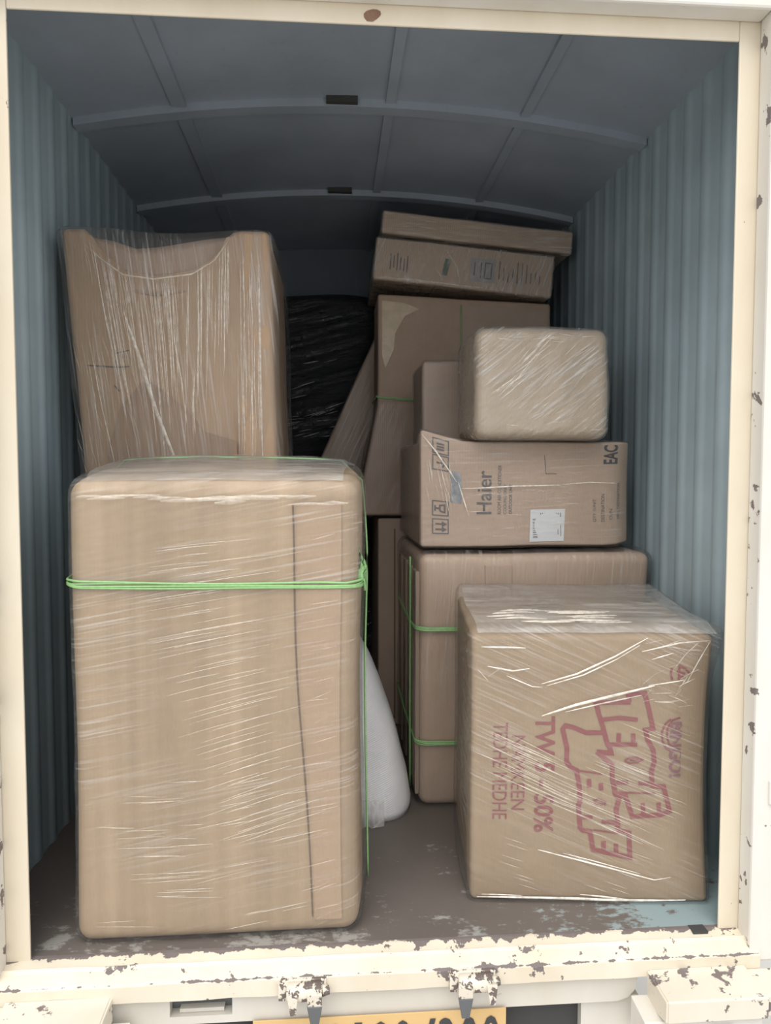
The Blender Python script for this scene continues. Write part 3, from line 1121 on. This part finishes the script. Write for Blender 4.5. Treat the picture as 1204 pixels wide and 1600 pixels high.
# lower patch of torn board on the front
pts = [(-0.105, 1.19), (-0.069, 1.183), (0.01, 1.119), (0.058, 1.062), (0.139, 1.038), (0.143, 0.86), (-0.12, 0.86), (-0.19, 1.0), (-0.16, 1.12)]
cen = Vector((0.0, 0, 0.99))
pv = [dfC(cen) + Vector((0, -0.004, 0))]
rows = 6
for r_ in range(1, rows + 1):
    for a, b in pts:
        q = cen.lerp(Vector((a, 0, b)), r_ / rows)
        # face-local x to undeformed x
        pv.append(Vector((q.x, dfC(Vector((q.x * 0.9 + 0.02, 0, q.z))).y - 0.0045, q.z)))
n = len(pts)
pf = [(0, 1 + i, 1 + (i + 1) % n) for i in range(n)]
for r_ in range(rows - 1):
    for i in range(n):
        a = 1 + r_ * n + i
        b_ = 1 + r_ * n + (i + 1) % n
        pf.append((a, b_, b_ + n, a + n))
mesh_obj('board_patch', pv, pf, cardboard('kraft_board_patch', (0.36, 0.255, 0.18), 0.06, seed=12), cc, True)
strokes('pen_mark', [[(-0.235, 1.229), (-0.20, 1.228), (-0.165, 1.226), (-0.135, 1.229)], [(-0.168, 1.245), (-0.158, 1.205)], [(-0.165, 1.262), (-0.135, 1.27)], [(-0.172, 1.18), (-0.16, 1.165)]],
        0.003, lambda q: Vector((q.x, dfC(Vector((q.x * 0.9 + 0.02, 0, q.z))).y, q.z)), M_GREYINK, cc, 0.002)
F_C = film('film_vertical', math.radians(-83), 200, 4, 0.04, 0.34, (0.50, 0.70), patch=4, gloss=0.6, bump=0.7)
wobC2 = wob(0.007, 9, 8)


def dfCf(p):
    q = dfC0(p)
    e = wobC2(Vector((p.x * 2.4, p.y, p.z * 0.5)))
    if p.y < 0.05:
        q.y -= 0.002 + abs(e.y)
    if p.z > HH * 0.96:
        q.z -= 0.006 + 0.006 * math.cos(p.x * 16)
    if p.x > W / 2 - 0.01:
        q.x += 0.010 * max(0, 1 - p.z / HH) + abs(e.x) + 0.004
    if p.x < -W / 2 + 0.01:
        q.x -= 0.004 + abs(e.x)
    return q


vs, fs = soft_box(W, D, HH, RR, 34, 12, 30, dfCf, off=0.006)
mesh_obj('stretch_film', vs, fs, F_C, cc, True)
rnd = random.Random(31)
lines = []


def lineC(x0, z0, x1, z1, wd):
    lines.append(([(x0, z0), ((x0 + x1) / 2 + rnd.uniform(-0.004, 0.004), (z0 + z1) / 2), (x1, z1)], wd))


for i in range(85):
    x0 = rnd.uniform(-0.24, 0.13)
    z0 = min(interp(EDGE, x0) - 0.012, 1.53) - rnd.choice((0, 0, rnd.uniform(0, 0.25)))
    L = rnd.uniform(0.06, 0.36)
    lean = 0.42 * (0.05 - x0) if x0 < 0.0 else -0.10 * (x0 + 0.03)
    lineC(x0, z0, x0 + lean * L * 1.6, z0 - L, rnd.uniform(0.0012, 0.003))
for i in range(30):
    x0 = rnd.uniform(0.14, 0.205)
    z0 = rnd.uniform(1.1, 1.54)
    lineC(x0, z0, x0 + rnd.uniform(0.0, 0.006), z0 - rnd.uniform(0.05, 0.3), rnd.uniform(0.001, 0.0026))
for i in range(26):
    x0 = rnd.uniform(-0.27, -0.12)
    z0 = rnd.uniform(0.95, 1.3)
    lineC(x0, z0, x0 + 0.02, z0 - rnd.uniform(0.04, 0.14), 0.0014)
conf = lambda q: Vector((q.x, dfC0(Vector((max(-W / 2, min(W / 2, q.x * 0.9 + 0.02)), 0, q.z))).y, q.z))
creases('film_pleat_glints', lines, conf, CR_SOFT, cc, 0.012)
creases('film_fold_glints', [([(-0.14, 1.36), (-0.10, 1.24), (-0.065, 1.12), (-0.035, 1.04), (0.0, 0.95)], 0.010), ([(-0.235, 1.53), (-0.19, 1.49), (-0.14, 1.455), (-0.065, 1.445), (0.03, 1.46), (0.086, 1.495), (0.122, 1.545)], 0.004),
                       ([(0.198, 1.50), (0.200, 1.2), (0.205, 0.97)], 0.006), ([(-0.02, 1.32), (0.0, 1.2), (0.015, 1.08)], 0.004), ([(-0.185, 1.42), (-0.16, 1.25), (-0.14, 1.1)], 0.004)],
        conf, CR_SOFT, cc, 0.0125)

# ================================================================== 4. square carton standing at the right wall
W, D, HH, RR = 0.672, 0.585, 0.726, 0.028
wobD = wob(0.004, 4.0, 12.0)


def dfD(p):
    p = p.copy()
    p.x += 0.006 * math.sin(p.z * 9) * (1 if p.x > 0 else 0)
    return p + wobD(p)


cd = thing('wrapped_carton', 'wide carton with green twine bands standing under the appliance carton', 'carton', (0.474, 0.592, 0.001))
vs, fs = soft_box(W, D, HH, RR, 14, 10, 14, dfD)
mesh_obj('carton_body', vs, fs, KB4, cd, True)
# corner boards with open slots on the side that faces the gap
for y0, y1 in ((0.015, 0.10), (0.15, 0.24), (0.30, 0.38), (0.44, 0.52)):
    m = MB()
    m.box(-W / 2 - 0.010, -W / 2 + 0.002, y0, y1, 0.03, HH - 0.05)
    m.build('side_board', KB6, cd, bevel=0.003)
# overlapping front panel
m = MB(); m.box(-0.150, -0.072, -0.0055, 0.004, 0.32, 0.695); m.build('front_strip', KB4, cd, bevel=0.002)
F_D = film('film_square', math.radians(86), 120, 6, 0.04, 0.16, (0.50, 0.72), patch=3, gloss=0.5)
vs, fs = soft_box(W, D, HH, RR, 18, 14, 20, lambda p: dfD(p) + wob(0.003, 12, 5)(p), off=0.012)
mesh_obj('stretch_film', vs, fs, F_D, cd, True)
band('twine_band', ring_xy(W, D, RR, 0.515, 0.014, dfD), 3, 0.0035, 0.0026, M_TWINE, cd, True, 8)
band('twine_band', ring_xy(W, D, RR, 0.190, 0.014, dfD), 3, 0.0035, 0.0024, M_TWINE, cd, True, 9)
pts = [Vector((-W / 2 - 0.016, 0.10, 0.02 + 0.69 * i / 20)) for i in range(21)]
band('twine_loop', pts, 3, 0.005, 0.0024, M_TWINE, cd, False, 10)
# loose film tail at the wall corner
pv, pf = [], []
for i in range(7):
    for j in range(5):
        u, v = i / 6, j / 4
        pv.append(Vector((W / 2 - 0.01 + 0.022 * u, 0.008 + 0.02 * v + 0.006 * math.sin(i * 2 + j), 0.70 - 0.10 * u * (1 - 0.3 * v) - 0.02 * v)))
for i in range(6):
    for j in range(4):
        a = i * 5 + j
        pf.append((a, a + 5, a + 6, a + 1))
mesh_obj('film_tail', pv, pf, F_D, cd, True)

# ================================================================== 5. appliance carton on top of it
W, D, HH, RR = 0.615, 0.575, 0.332, 0.008
wobE = wob(0.003, 5.0, 15.0)


def dfE(p):
    p = p.copy()
    s = min(1, max(0, p.z / HH))
    xl = p.x + W / 2
    # top pressed down by the parcel that sits on it; left front corner still up
    front = max(0, 1 - max(0, p.y) / 0.10)
    up = front * max(0, 1 - max(0, xl) / 0.13)
    p.z -= s * 0.035 * (1 - up)
    # right end soft and rounded
    if p.x > 0.25:
        k = (p.x - 0.25) / (W / 2 - 0.25)
        p.y += 0.035 * k * k * max(0, 1 - p.y / 0.25)
        p.z += 0.010 * k * (1 - s)
    p.y += 0.006 * math.sin(s * math.pi) * front
    return p + wobE(p) * 0.7


ce = thing('appliance_carton', 'air conditioner carton with blue-black print and white barcode sticker', 'carton', (0.449, 0.602, 0.749))
vs, fs = soft_box(W, D, HH, RR, 16, 10, 12, dfE)
mesh_obj('carton_body', vs, fs, KB4, ce, True)
lettering('lettering', 'Haier', (-0.146, -0.103, 0.103, 0.241), 'ccw', dfE, M_GREYINK, ce, bold=0.012)
lettering('lettering', 'ROOM AIR CONDITIONER', (-0.086, -0.076, 0.103, 0.259), 'ccw', dfE, M_GREYINK, ce)
lettering('lettering', 'COOLING ONLY', (-0.069, -0.060, 0.103, 0.199), 'ccw', dfE, M_GREYINK, ce)
lettering('lettering', 'OUTDOOR UNIT', (-0.053, -0.044, 0.103, 0.199), 'ccw', dfE, M_GREYINK, ce, bold=0.01)
lettering('lettering', 'QTY 1UNIT', (0.191, 0.201, 0.076, 0.150), 'ccw', dfE, M_GREYINK, ce)
lettering('lettering', 'DESTINATION', (0.215, 0.225, 0.076, 0.166), 'ccw', dfE, M_GREYINK, ce)
lettering('lettering', 'O./N', (0.239, 0.248, 0.083, 0.117), 'ccw', dfE, M_GREYINK, ce)
lettering('lettering', 'MFG. DESTINATION', (0.262, 0.271, 0.083, 0.199), 'ccw', dfE, M_GREYINK, ce)
lettering('lettering', 'EAC', (0.219, 0.262, 0.262, 0.322), 'ccw', dfE, M_INK, ce, bold=0.03)
strokes('corner_print', [[(0.048, 0.29), (0.054, 0.232), (0.085, 0.232)]], 0.002, dfE, M_GREYINK, ce)


def square(x0, x1, z0, z1):
    return [(x0, z0), (x1, z0), (x1, z1), (x0, z1), (x0, z0), (x1, z0)]


IC = []
for z0 in (0.040, 0.093, 0.228, 0.276):
    IC.append(square(-0.273, -0.228, z0, z0 + 0.042))
strokes('handling_frame', IC, 0.0035, dfE, M_GREYINK, ce)
# symbols: this way up, fragile glass, keep dry, stack limit
SY = [[(-0.265, 0.052), (-0.238, 0.052)], [(-0.265, 0.068), (-0.238, 0.068)], [(-0.246, 0.046), (-0.236, 0.052), (-0.246, 0.058)], [(-0.246, 0.062), (-0.236, 0.068), (-0.246, 0.074)],
      [(-0.266, 0.106), (-0.266, 0.122)], [(-0.266, 0.114), (-0.252, 0.114)], [(-0.252, 0.106), (-0.238, 0.103), (-0.238, 0.125), (-0.252, 0.122), (-0.252, 0.106)],
      [(-0.262, 0.249), (-0.245, 0.249)], [(-0.245, 0.236), (-0.238, 0.249), (-0.245, 0.262)], [(-0.262, 0.288), (-0.240, 0.288)], [(-0.262, 0.296), (-0.240, 0.296)], [(-0.262, 0.304), (-0.240, 0.304)]]
strokes('handling_symbol', SY, 0.005, dfE, M_GREYINK, ce, 0.0015)
# bluish smudged print patch
bp = NT('blue_smudge')
nn_ = bp.noise(bp.coord(), 45, 4)
M_SMUDGE = bp.done(bp.princ(bp.mix(bp.ramp(nn_, 0.35, 0.65), (0.16, 0.19, 0.23), (0.36, 0.36, 0.36)), 0.5))
strokes('blue_patch', [[(-0.206, 0.134), (-0.204, 0.18), (-0.207, 0.232)]], 0.032, dfE, M_SMUDGE, ce, 0.0012)
# barcode sticker
q0 = [dfE(Vector((a, 0, b))) + Vector((0, -0.0022, 0)) for a, b in ((0.006, 0.012), (0.105, 0.015), (0.111, 0.119), (0.010, 0.116))]
st = mesh_obj('sticker', q0, [(0, 1, 2, 3)], M_PAPER, ce)
bars = []
rnd = random.Random(3)
z = 0.025
while z < 0.09:
    bars.append([(0.016, z), (0.030, z)])
    z += rnd.choice((0.0035, 0.005, 0.006))
strokes('barcode', bars, 0.0022, dfE, M_GREYINK, st, 0.0028, False)
bars = []
x = 0.04
while x < 0.10:
    bars.append([(x, 0.092), (x, 0.106)])
    x += rnd.choice((0.0035, 0.005, 0.006))
strokes('barcode', bars, 0.0022, dfE, M_GREYINK, st, 0.0028, False)
bars = []
z = 0.036
while z < 0.08:
    bars.append([(0.066, z), (0.082, z)])
    z += rnd.choice((0.003, 0.0045))
strokes('barcode', bars, 0.0022, dfE, M_GREYINK, st, 0.0028, False)
strokes('fine_print', [[(0.040, 0.03), (0.040, 0.062)], [(0.048, 0.03), (0.048, 0.068)], [(0.055, 0.03), (0.055, 0.055)], [(0.089, 0.035), (0.089, 0.08)], [(0.097, 0.03), (0.097, 0.07)]], 0.0018, dfE, M_GREYINK, st, 0.0028, False)
F_E = film('film_appliance', math.radians(2), 150, 5, 0.05, 0.22, (0.50, 0.72), patch=4, gloss=0.6)
wobE2 = wob(0.004, 9, 3)
vs, fs = soft_box(W, D, HH, RR, 20, 12, 16, lambda p: dfE(p) + Vector((0, -abs(wobE2(p).y) if p.y < 0.02 else 0, 0)), off=0.005)
mesh_obj('stretch_film', vs, fs, F_E, ce, True)
creases('film_fold_glints', [([(-0.305, 0.318), (-0.264, 0.279), (-0.222, 0.225), (-0.205, 0.20)], 0.005), ([(-0.19, 0.182), (-0.12, 0.187), (-0.044, 0.192), (0.097, 0.196)], 0.0045),
                       ([(-0.20, 0.20), (-0.185, 0.15), (-0.17, 0.10)], 0.004), ([(0.10, 0.198), (0.18, 0.205), (0.26, 0.20)], 0.003)], dfE, CR_STRONG, ce, 0.0075)
lines = []
rnd = random.Random(41)
for i in range(26):
    x0 = rnd.uniform(-0.295, -0.22)
    z0 = rnd.uniform(0.16, 0.27)
    lines.append(([(x0, z0), (x0 + 0.012, z0 - rnd.uniform(0.03, 0.08))], 0.0018))
for i in range(40):
    x0 = rnd.uniform(-0.19, 0.1)
    z0 = rnd.uniform(0.03, 0.19)
    L = rnd.uniform(0.02, 0.06)
    lines.append(([(x0, z0), (x0 + L, z0 + rnd.uniform(-0.004, 0.004))], 0.0016))
for i in range(22):
    x0 = rnd.uniform(-0.2, 0.08)
    z0 = rnd.uniform(0.12, 0.19)
    lines.append(([(x0, z0), (x0 + 0.012, z0 - 0.025)], 0.002))
creases('film_pleat_glints', lines, dfE, CR_SOFT, ce, 0.0075)

# ================================================================== 6. small foam-wrapped parcel
W, D, HH, RR = 0.368, 0.285, 0.298, 0.030
wobF = wob(0.005, 7.0, 21.0)


def dfF(p):
    p = p.copy()
    u = p.x / (W / 2)
    p.x += 0.008 * math.sin(math.pi * min(1, max(0, p.y / D))) * u
    p.z += 0.004 * (1 - u * u) * p.z / HH
    return p + wobF(p) * (1 if p.z > 0.03 else 0.2)


cf = thing('wrapped_parcel', 'small pale film-wrapped parcel sitting on the appliance carton', 'parcel', (0.468, 0.522, 1.0525), (0, 0, 0))
vs, fs = soft_box(W, D, HH, RR, 10, 8, 10, dfF)
mesh_obj('parcel_body', vs, fs, cardboard('kraft_board_light', (0.52, 0.41, 0.29), 0.05, seed=9), cf, True)
F_F = film('film_parcel', math.radians(38), 150, 7, 0.14, 0.45, (0.48, 0.70), patch=6, gloss=1.0, bump=0.9)
wobF2 = wob(0.005, 14, 30)


def dfFf(p):
    q = dfF(p)
    e = wobF2(p)
    if p.y < 0.02:
        q.y -= abs(e.y)
    if p.z > 0.03:
        q += Vector((e.x * 0.6, 0, e.z * 0.5))
    return q


vs, fs = soft_box(W, D, HH, RR, 22, 16, 20, dfFf, off=0.005)
mesh_obj('stretch_film', vs, fs, F_F, cf, True)
lines = []
rnd = random.Random(51)
for i in range(34):
    t_ = rnd.uniform(0, 1)
    x0 = -0.14 + 0.13 * t_ + rnd.uniform(-0.02, 0.02)
    z0 = 0.115 + 0.125 * t_ + rnd.uniform(-0.016, 0.016)
    L = rnd.uniform(0.03, 0.08)
    a = math.radians(40 + rnd.uniform(-8, 8))
    lines.append(([(x0, z0), (x0 + L * math.cos(a), min(0.28, z0 + L * math.sin(a)))], rnd.uniform(0.0016, 0.004)))
for i in range(70):
    x0 = rnd.uniform(-0.06, 0.13)
    z0 = rnd.uniform(0.03, 0.24)
    L = rnd.uniform(0.02, 0.06)
    a = math.radians(38 + rnd.uniform(-12, 12))
    lines.append(([(x0, z0), (x0 + L * math.cos(a), min(0.28, z0 + L * math.sin(a)))], rnd.uniform(0.001, 0.0024)))
for i in range(30):
    x0 = rnd.uniform(-0.16, 0.13)
    z0 = rnd.choice((rnd.uniform(0.012, 0.04), rnd.uniform(0.255, 0.28)))
    lines.append(([(x0, z0), (x0 + rnd.uniform(0.02, 0.05), z0 + rnd.uniform(-0.006, 0.006))], 0.002))
creases('film_pleat_glints', lines, dfF, CR_SOFT, cf, 0.009)

# ================================================================== 7. plain box behind the parcel
W, D, HH, RR = 0.275, 0.27, 0.262, 0.014
cg = thing('plain_carton', 'small brown carton half hidden behind the pale parcel', 'carton', (0.318, 0.872, 1.0535))
wobG = wob(0.004, 6, 2.2)
vs, fs = soft_box(W, D, HH, RR, 6, 6, 6, lambda p: p + wobG(p) * (1 if p.z > 0.03 else 0.1))
mesh_obj('carton_body', vs, fs, KB6, cg, True)
vs, fs = soft_box(W, D, HH, RR, 10, 8, 10, lambda p: p + wobG(p) * (1 if p.z > 0.03 else 0.1), off=0.004)
mesh_obj('stretch_film', vs, fs, film('film_plain', 0.2, 120, 6, 0.05, 0.16, gloss=0.4), cg, True)

# ================================================================== 8. carton low at the back that carries the tall one
W, D, HH, RR = 0.70, 0.46, 0.788, 0.010
ch = thing('plain_carton', 'dark brown carton low in the gap, carrying the tall tied carton', 'carton', (0.412, 1.262, 0.001))
vs, fs = soft_box(W, D, HH, RR, 6, 6, 6, lambda p: p + wob(0.003, 4, 1.2)(p) * 0.5)
mesh_obj('carton_body', vs, fs, KB6, ch, True)
m = MB(); m.box(-W / 2 + 0.06, -W / 2 + 0.065, -0.004, -0.001, 0.03, 0.75); m.build('board_seam', M_SEAM, ch)

# ================================================================== 9. tall tied carton at the back
W, D, HH, RR = 0.655, 0.25, 0.825, 0.012
wobI = wob(0.004, 4, 5.5)


def dfI(p):
    p = p.copy()
    s = p.z / HH
    u = p.x / (W / 2)
    p.z -= s * 0.028 * (u + 1) / 2
    if s < 0.5 and u < 0:
        p.x -= 0.085 * (0.5 - s) / 0.5 * -u
        p.y -= 0.02 * (0.5 - s) / 0.5 * max(0, 1 - p.y / 0.1)
    return p + wobI(p) * 0.7


ci = thing('tall_carton', 'tall brown carton with torn corner tape at the back, flat cartons on it', 'carton', (0.390, 1.285, 0.800))
vs, fs = soft_box(W, D, HH, RR, 10, 6, 14, dfI)
mesh_obj('carton_body', vs, fs, KB5, ci, True)
tp = NT('torn_tape')
nn_ = tp.noise(tp.coord(), 26, 4)
M_TAPE = tp.done(tp.princ(tp.mix(tp.ramp(nn_, 0.4, 0.6), (0.52, 0.42, 0.27), (0.60, 0.47, 0.33)), 0.3))
pts = [(-0.312, 0.80), (-0.225, 0.795), (-0.17, 0.775), (-0.215, 0.765), (-0.24, 0.72), (-0.262, 0.68), (-0.268, 0.62), (-0.300, 0.55), (-0.313, 0.60)]
cen = Vector((-0.28, 0, 0.72))
pv = [dfI(cen) + Vector((0, -0.003, 0))] + [dfI(Vector((a, 0, b))) + Vector((0, -0.003, 0)) for a, b in pts]
mesh_obj('torn_tape', pv, [(0, 1 + i, 1 + (i + 1) % len(pts)) for i in range(len(pts))], M_TAPE, ci)
pts = [Vector((0.0 - 0.016 + 0.02 * i / 12, -0.006, 0.80 - 0.8 * i / 12)) for i in range(13)]
band('twine_loop', [dfI(Vector((p.x, 0, p.z))) + Vector((0, -0.005, 0)) for p in pts], 2, 0.003, 0.0022, M_TWINE, ci, False, 2)
band('twine_band', ring_xy(W, D, RR, 0.425, 0.006, dfI, tilt=-0.06), 2, 0.004, 0.0030, M_TWINE, ci, True, 4)
m = MB()
q = [dfI(Vector((a, 0, b))) + Vector((0, -0.003, 0)) for a, b in ((-0.015, 0.80), (0.31, 0.795), (0.31, 0.60), (-0.02, 0.60))]
m.add(q + [p + Vector((0, 0.004, 0)) for p in q], [(0, 1, 2, 3), (0, 4, 5, 1), (1, 5, 6, 2), (2, 6, 7, 3), (3, 7, 4, 0)])
m.build('upper_panel', KB6, ci)
vs, fs = soft_box(W, D, HH * 0.52, RR, 16, 8, 12, lambda p: dfI(p) + wob(0.004, 11, 2)(p), off=0.006)
mesh_obj('stretch_film', vs, fs, film('film_tall', math.radians(70), 110, 5, 0.05, 0.20, gloss=0.5), ci, True)

# ================================================================== 10. flat cartons on top, sloping
W, D, HH, RR = 0.665, 0.43, 0.152, 0.008
wobJ = wob(0.003, 6, 7.7)
ang = math.radians(5.0)


def pose(root, x, y, z, a):
    root.location = (x, y, z)
    root.rotation_euler = (0, a, 0)


cj = thing('flat_carton', 'flat carton with small printing lying on the tall tied carton', 'carton')
pose(cj, 0.045 + W / 2 * math.cos(ang), 1.252, 1.670 - W / 2 * math.sin(ang), ang)
vs, fs = soft_box(W, D, HH, RR, 10, 6, 4, lambda p: p + wobJ(p))
mesh_obj('carton_body', vs, fs, KB7, cj, True)
dj = lambda p: p + wobJ(p)
ln = []
rnd = random.Random(61)
for x0, x1, n in ((-0.275, -0.20, 6), (0.13, 0.30, 10)):
    for i in range(n):
        x = x0 + (x1 - x0) * i / n
        a = 0.03 + rnd.uniform(0, 0.02)
        ln.append([(x, a), (x, a + rnd.uniform(0.03, 0.08))])
strokes('small_print', ln, 0.004, dj, M_GREYINK, cj, 0.0012, False)
q0 = [dj(Vector((a, 0, b))) + Vector((0, -0.002, 0)) for a, b in ((0.02, 0.03), (0.115, 0.03), (0.115, 0.115), (0.02, 0.115))]
stk = mesh_obj('sticker', q0, [(0, 1, 2, 3)], plain('grey_sticker', (0.40, 0.38, 0.36), 0.5), cj)
strokes('sticker_print', [[(0.035, 0.05), (0.035, 0.10)], [(0.06, 0.045), (0.06, 0.10)], [(0.075, 0.045), (0.10, 0.045), (0.10, 0.10), (0.075, 0.10), (0.075, 0.045)]], 0.004, dj, M_GREYINK, stk, 0.003)
strokes('green_mark', [[(-0.075, 0.04), (-0.065, 0.10)]], 0.02, dj, plain('green_ink', (0.13, 0.17, 0.13)), cj)
vs, fs = soft_box(W, D, HH, RR, 20, 8, 8, lambda p: p + wobJ(p) + wob(0.004, 12, 4)(p) * 0.6, off=0.005)
F_J = film('film_flat', math.radians(75), 110, 7, 0.10, 0.45, (0.47, 0.7), patch=6, gloss=1.0, bump=1.0)
mesh_obj('stretch_film', vs, fs, F_J, cj, True)
creases('film_fold_glints', [([(-0.07, 0.12), (-0.03, 0.07), (-0.02, 0.02)], 0.006), ([(-0.11, 0.06), (-0.08, 0.02)], 0.006), ([(0.04, 0.10), (0.045, 0.01)], 0.003), ([(-0.32, 0.008), (-0.1, 0.008), (0.1, 0.008)], 0.006)], dj, CR_SOFT, cj, 0.008)

W, D, HH, RR = 0.712, 0.42, 0.080, 0.008
ck = thing('flat_carton', 'slim flat carton lying topmost, just under the roof', 'carton')
pose(ck, 0.075 + W / 2 * math.cos(ang), 1.256, 1.838 - W / 2 * math.sin(ang), ang)
wobK = wob(0.003, 6, 17.7)
vs, fs = soft_box(W, D, HH, RR, 10, 6, 4, lambda p: p + wobK(p))
mesh_obj('carton_body', vs, fs, KB7, ck, True)
vs, fs = soft_box(W, D, HH, RR, 20, 8, 8, lambda p: p + wobK(p) + wob(0.004, 12, 9)(p) * 0.5, off=0.004)
mesh_obj('stretch_film', vs, fs, film('film_slim', math.radians(3), 170, 5, 0.10, 0.45, (0.47, 0.7), patch=5, gloss=1.0, bump=1.0), ck, True)

# ================================================================== 11. slim long carton leaning
W, D, HH, RR = 0.215, 0.10, 1.68, 0.010
ang = math.radians(24.4)
cl = thing('slim_carton', 'long slim carton leaning aslant beside the tall tied carton', 'carton')
pose(cl, -0.59 + 0.11, 1.560, 0.047, ang)
vs, fs = soft_box(W, D, HH, RR, 5, 4, 18, lambda p: p + wob(0.003, 4, 3.3)(p))
mesh_obj('carton_body', vs, fs, KB5, cl, True)
vs, fs = soft_box(W, D, HH, RR, 8, 4, 26, lambda p: p + wob(0.003, 4, 3.3)(p) + wob(0.004, 9, 3)(p) * 0.6, off=0.004)
mesh_obj('stretch_film', vs, fs, film('film_leaning', math.radians(90), 110, 5, 0.05, 0.22, gloss=0.6), cl, True)
creases('film_fold_glints', [([(0.02, 0.86), (0.03, 0.98), (0.035, 1.10)], 0.007)], None, CR_SOFT, cl, 0.008)  # pale ribbon painted for the glare on the leaning carton

# ================================================================== 12. bundle in black plastic
W, D, HH, RR = 0.58, 0.31, 1.74, 0.09
wobL = wob(0.03, 3.2, 9.9)
bk = NT('black_plastic')
bv = bk.noise(bk.coord(scale=(5, 5, 40), rot=(0, math.radians(-14), 0), tex=True), 1.0, 5, 0.65, 0.6)
bv2 = bk.noise(bk.coord(), 9, 4)
M_BLACK = bk.done(bk.princ((0.022, 0.024, 0.027), 0.26, normal=bk.bump(bk.math('ADD', bv, bv2), 0.9, 0.03), spec=0.6))
cm = thing('plastic_bundle', 'dark bundle in black plastic in the shadow at the back', 'bundle', (-0.17, 1.740, 0.001))
vs, fs = soft_box(W, D, HH, RR, 12, 8, 30, lambda p: p + wobL(p) * (0.8 if p.z > 0.1 else 0.0))
mesh_obj('bundle_body', vs, fs, M_BLACK, cm, True)
lines = []
rnd = random.Random(71)
for i in range(40):
    x0 = rnd.uniform(-0.20, 0.06)
    z0 = rnd.choice((rnd.uniform(1.12, 1.22), rnd.uniform(1.12, 1.22), rnd.uniform(1.0, 1.5)))
    L = rnd.uniform(0.02, 0.10)
    lines.append(([(x0, z0), (x0 + L, z0 + L * rnd.uniform(0.05, 0.35))], rnd.uniform(0.0015, 0.004)))
creases('film_glints', lines, lambda p: p + wobL(p) * 0.8, CR_SOFT, cm, 0.006)  # glints painted as pale ribbons over the black plastic

# ================================================================== 13. white woven sack in the gap
sk = NT('white_woven')
wv = sk.n('ShaderNodeTexWave', bands_direction='Z')
sk.set(wv.inputs['Vector'], sk.coord(rot=(0, 0.4, 0)))
wv.inputs['Scale'].default_value = 60
sn = sk.noise(sk.coord(), 9, 5, 0.6)
M_SACK = sk.done(sk.princ(sk.mix(sk.ramp(sn, 0.3, 0.7), (0.78, 0.79, 0.81), (0.88, 0.89, 0.90)), 0.45,
                          normal=sk.bump(sk.math('ADD', sk.math('MULTIPLY', wv.outputs['Fac'], 0.12), sn), 0.35, 0.012)))
SIL = [(0.0, 0.128), (0.03, 0.130), (0.10, 0.118), (0.138, 0.108), (0.20, 0.093), (0.269, 0.072), (0.352, 0.040), (0.435, 0.004), (0.50, -0.035), (0.55, -0.09)]
cn = thing('white_sack', 'white woven sack slumped in the gap between cartons', 'sack', (0, 0.500, 0.001))
vs, fs = [], []
NR, NS = 30, 28
for j in range(NR + 1):
    z = 0.55 * j / NR
    xr = interp(SIL, z) - 0.012
    xl = -0.188 + 0.03 * (z / 0.55)
    cx, hw = (xr + xl) / 2, (xr - xl) / 2
    hd = 0.135 * (1 - 0.45 * (z / 0.55) ** 2)
    for k in range(NS):
        th = 2 * math.pi * k / NS
        c, s_ = math.cos(th), math.sin(th)
        e = 0.62
        p = Vector((cx + hw * math.copysign(abs(c) ** e, c), 0.145 + hd * math.copysign(abs(s_) ** e, s_) + 0.10 * max(0, (z / 0.55)) ** 1.5, z))
        nz = noise.noise_vector(Vector((p.x * 7, p.y * 7, p.z * 5))) * 0.010
        nz.z = 0
        if j == 0:
            p = Vector((cx + (p.x - cx) * 0.96, p.y, 0.0))
        if p.x > 0.05:
            nz.x = -abs(nz.x) * 0.5
        vs.append(p + nz)
for j in range(NR):
    for k in range(NS):
        a, b_ = j * NS + k, j * NS + (k + 1) % NS
        fs.append((a, b_, b_ + NS, a + NS))
fs.append(tuple(range(NS)))
fs.append(tuple(NR * NS + k for k in reversed(range(NS))))
mesh_obj('sack_body', vs, fs, M_SACK, cn, True)
# crumpled hem of clear plastic hanging out at the base
pv, pf = [], []
for i in range(14):
    for j in range(6):
        u, v = i / 13, j / 5
        pv.append(Vector((-0.12 + 0.15 * u, -0.012 - 0.016 * v * (1 + 0.6 * math.sin(i * 1.9)) - 0.006 * math.sin(i * 2.3 + j), 0.085 * (1 - v) * (1 - 0.3 * u) + 0.004 + 0.004 * math.sin(i * 3 + j))))
for i in range(13):
    for j in range(5):
        a = i * 6 + j
        pf.append((a, a + 6, a + 7, a + 1))
mesh_obj('plastic_hem', pv, pf, film('film_hem', 0.6, 90, 20, 0.35, 0.3, gloss=0.7), cn, True)
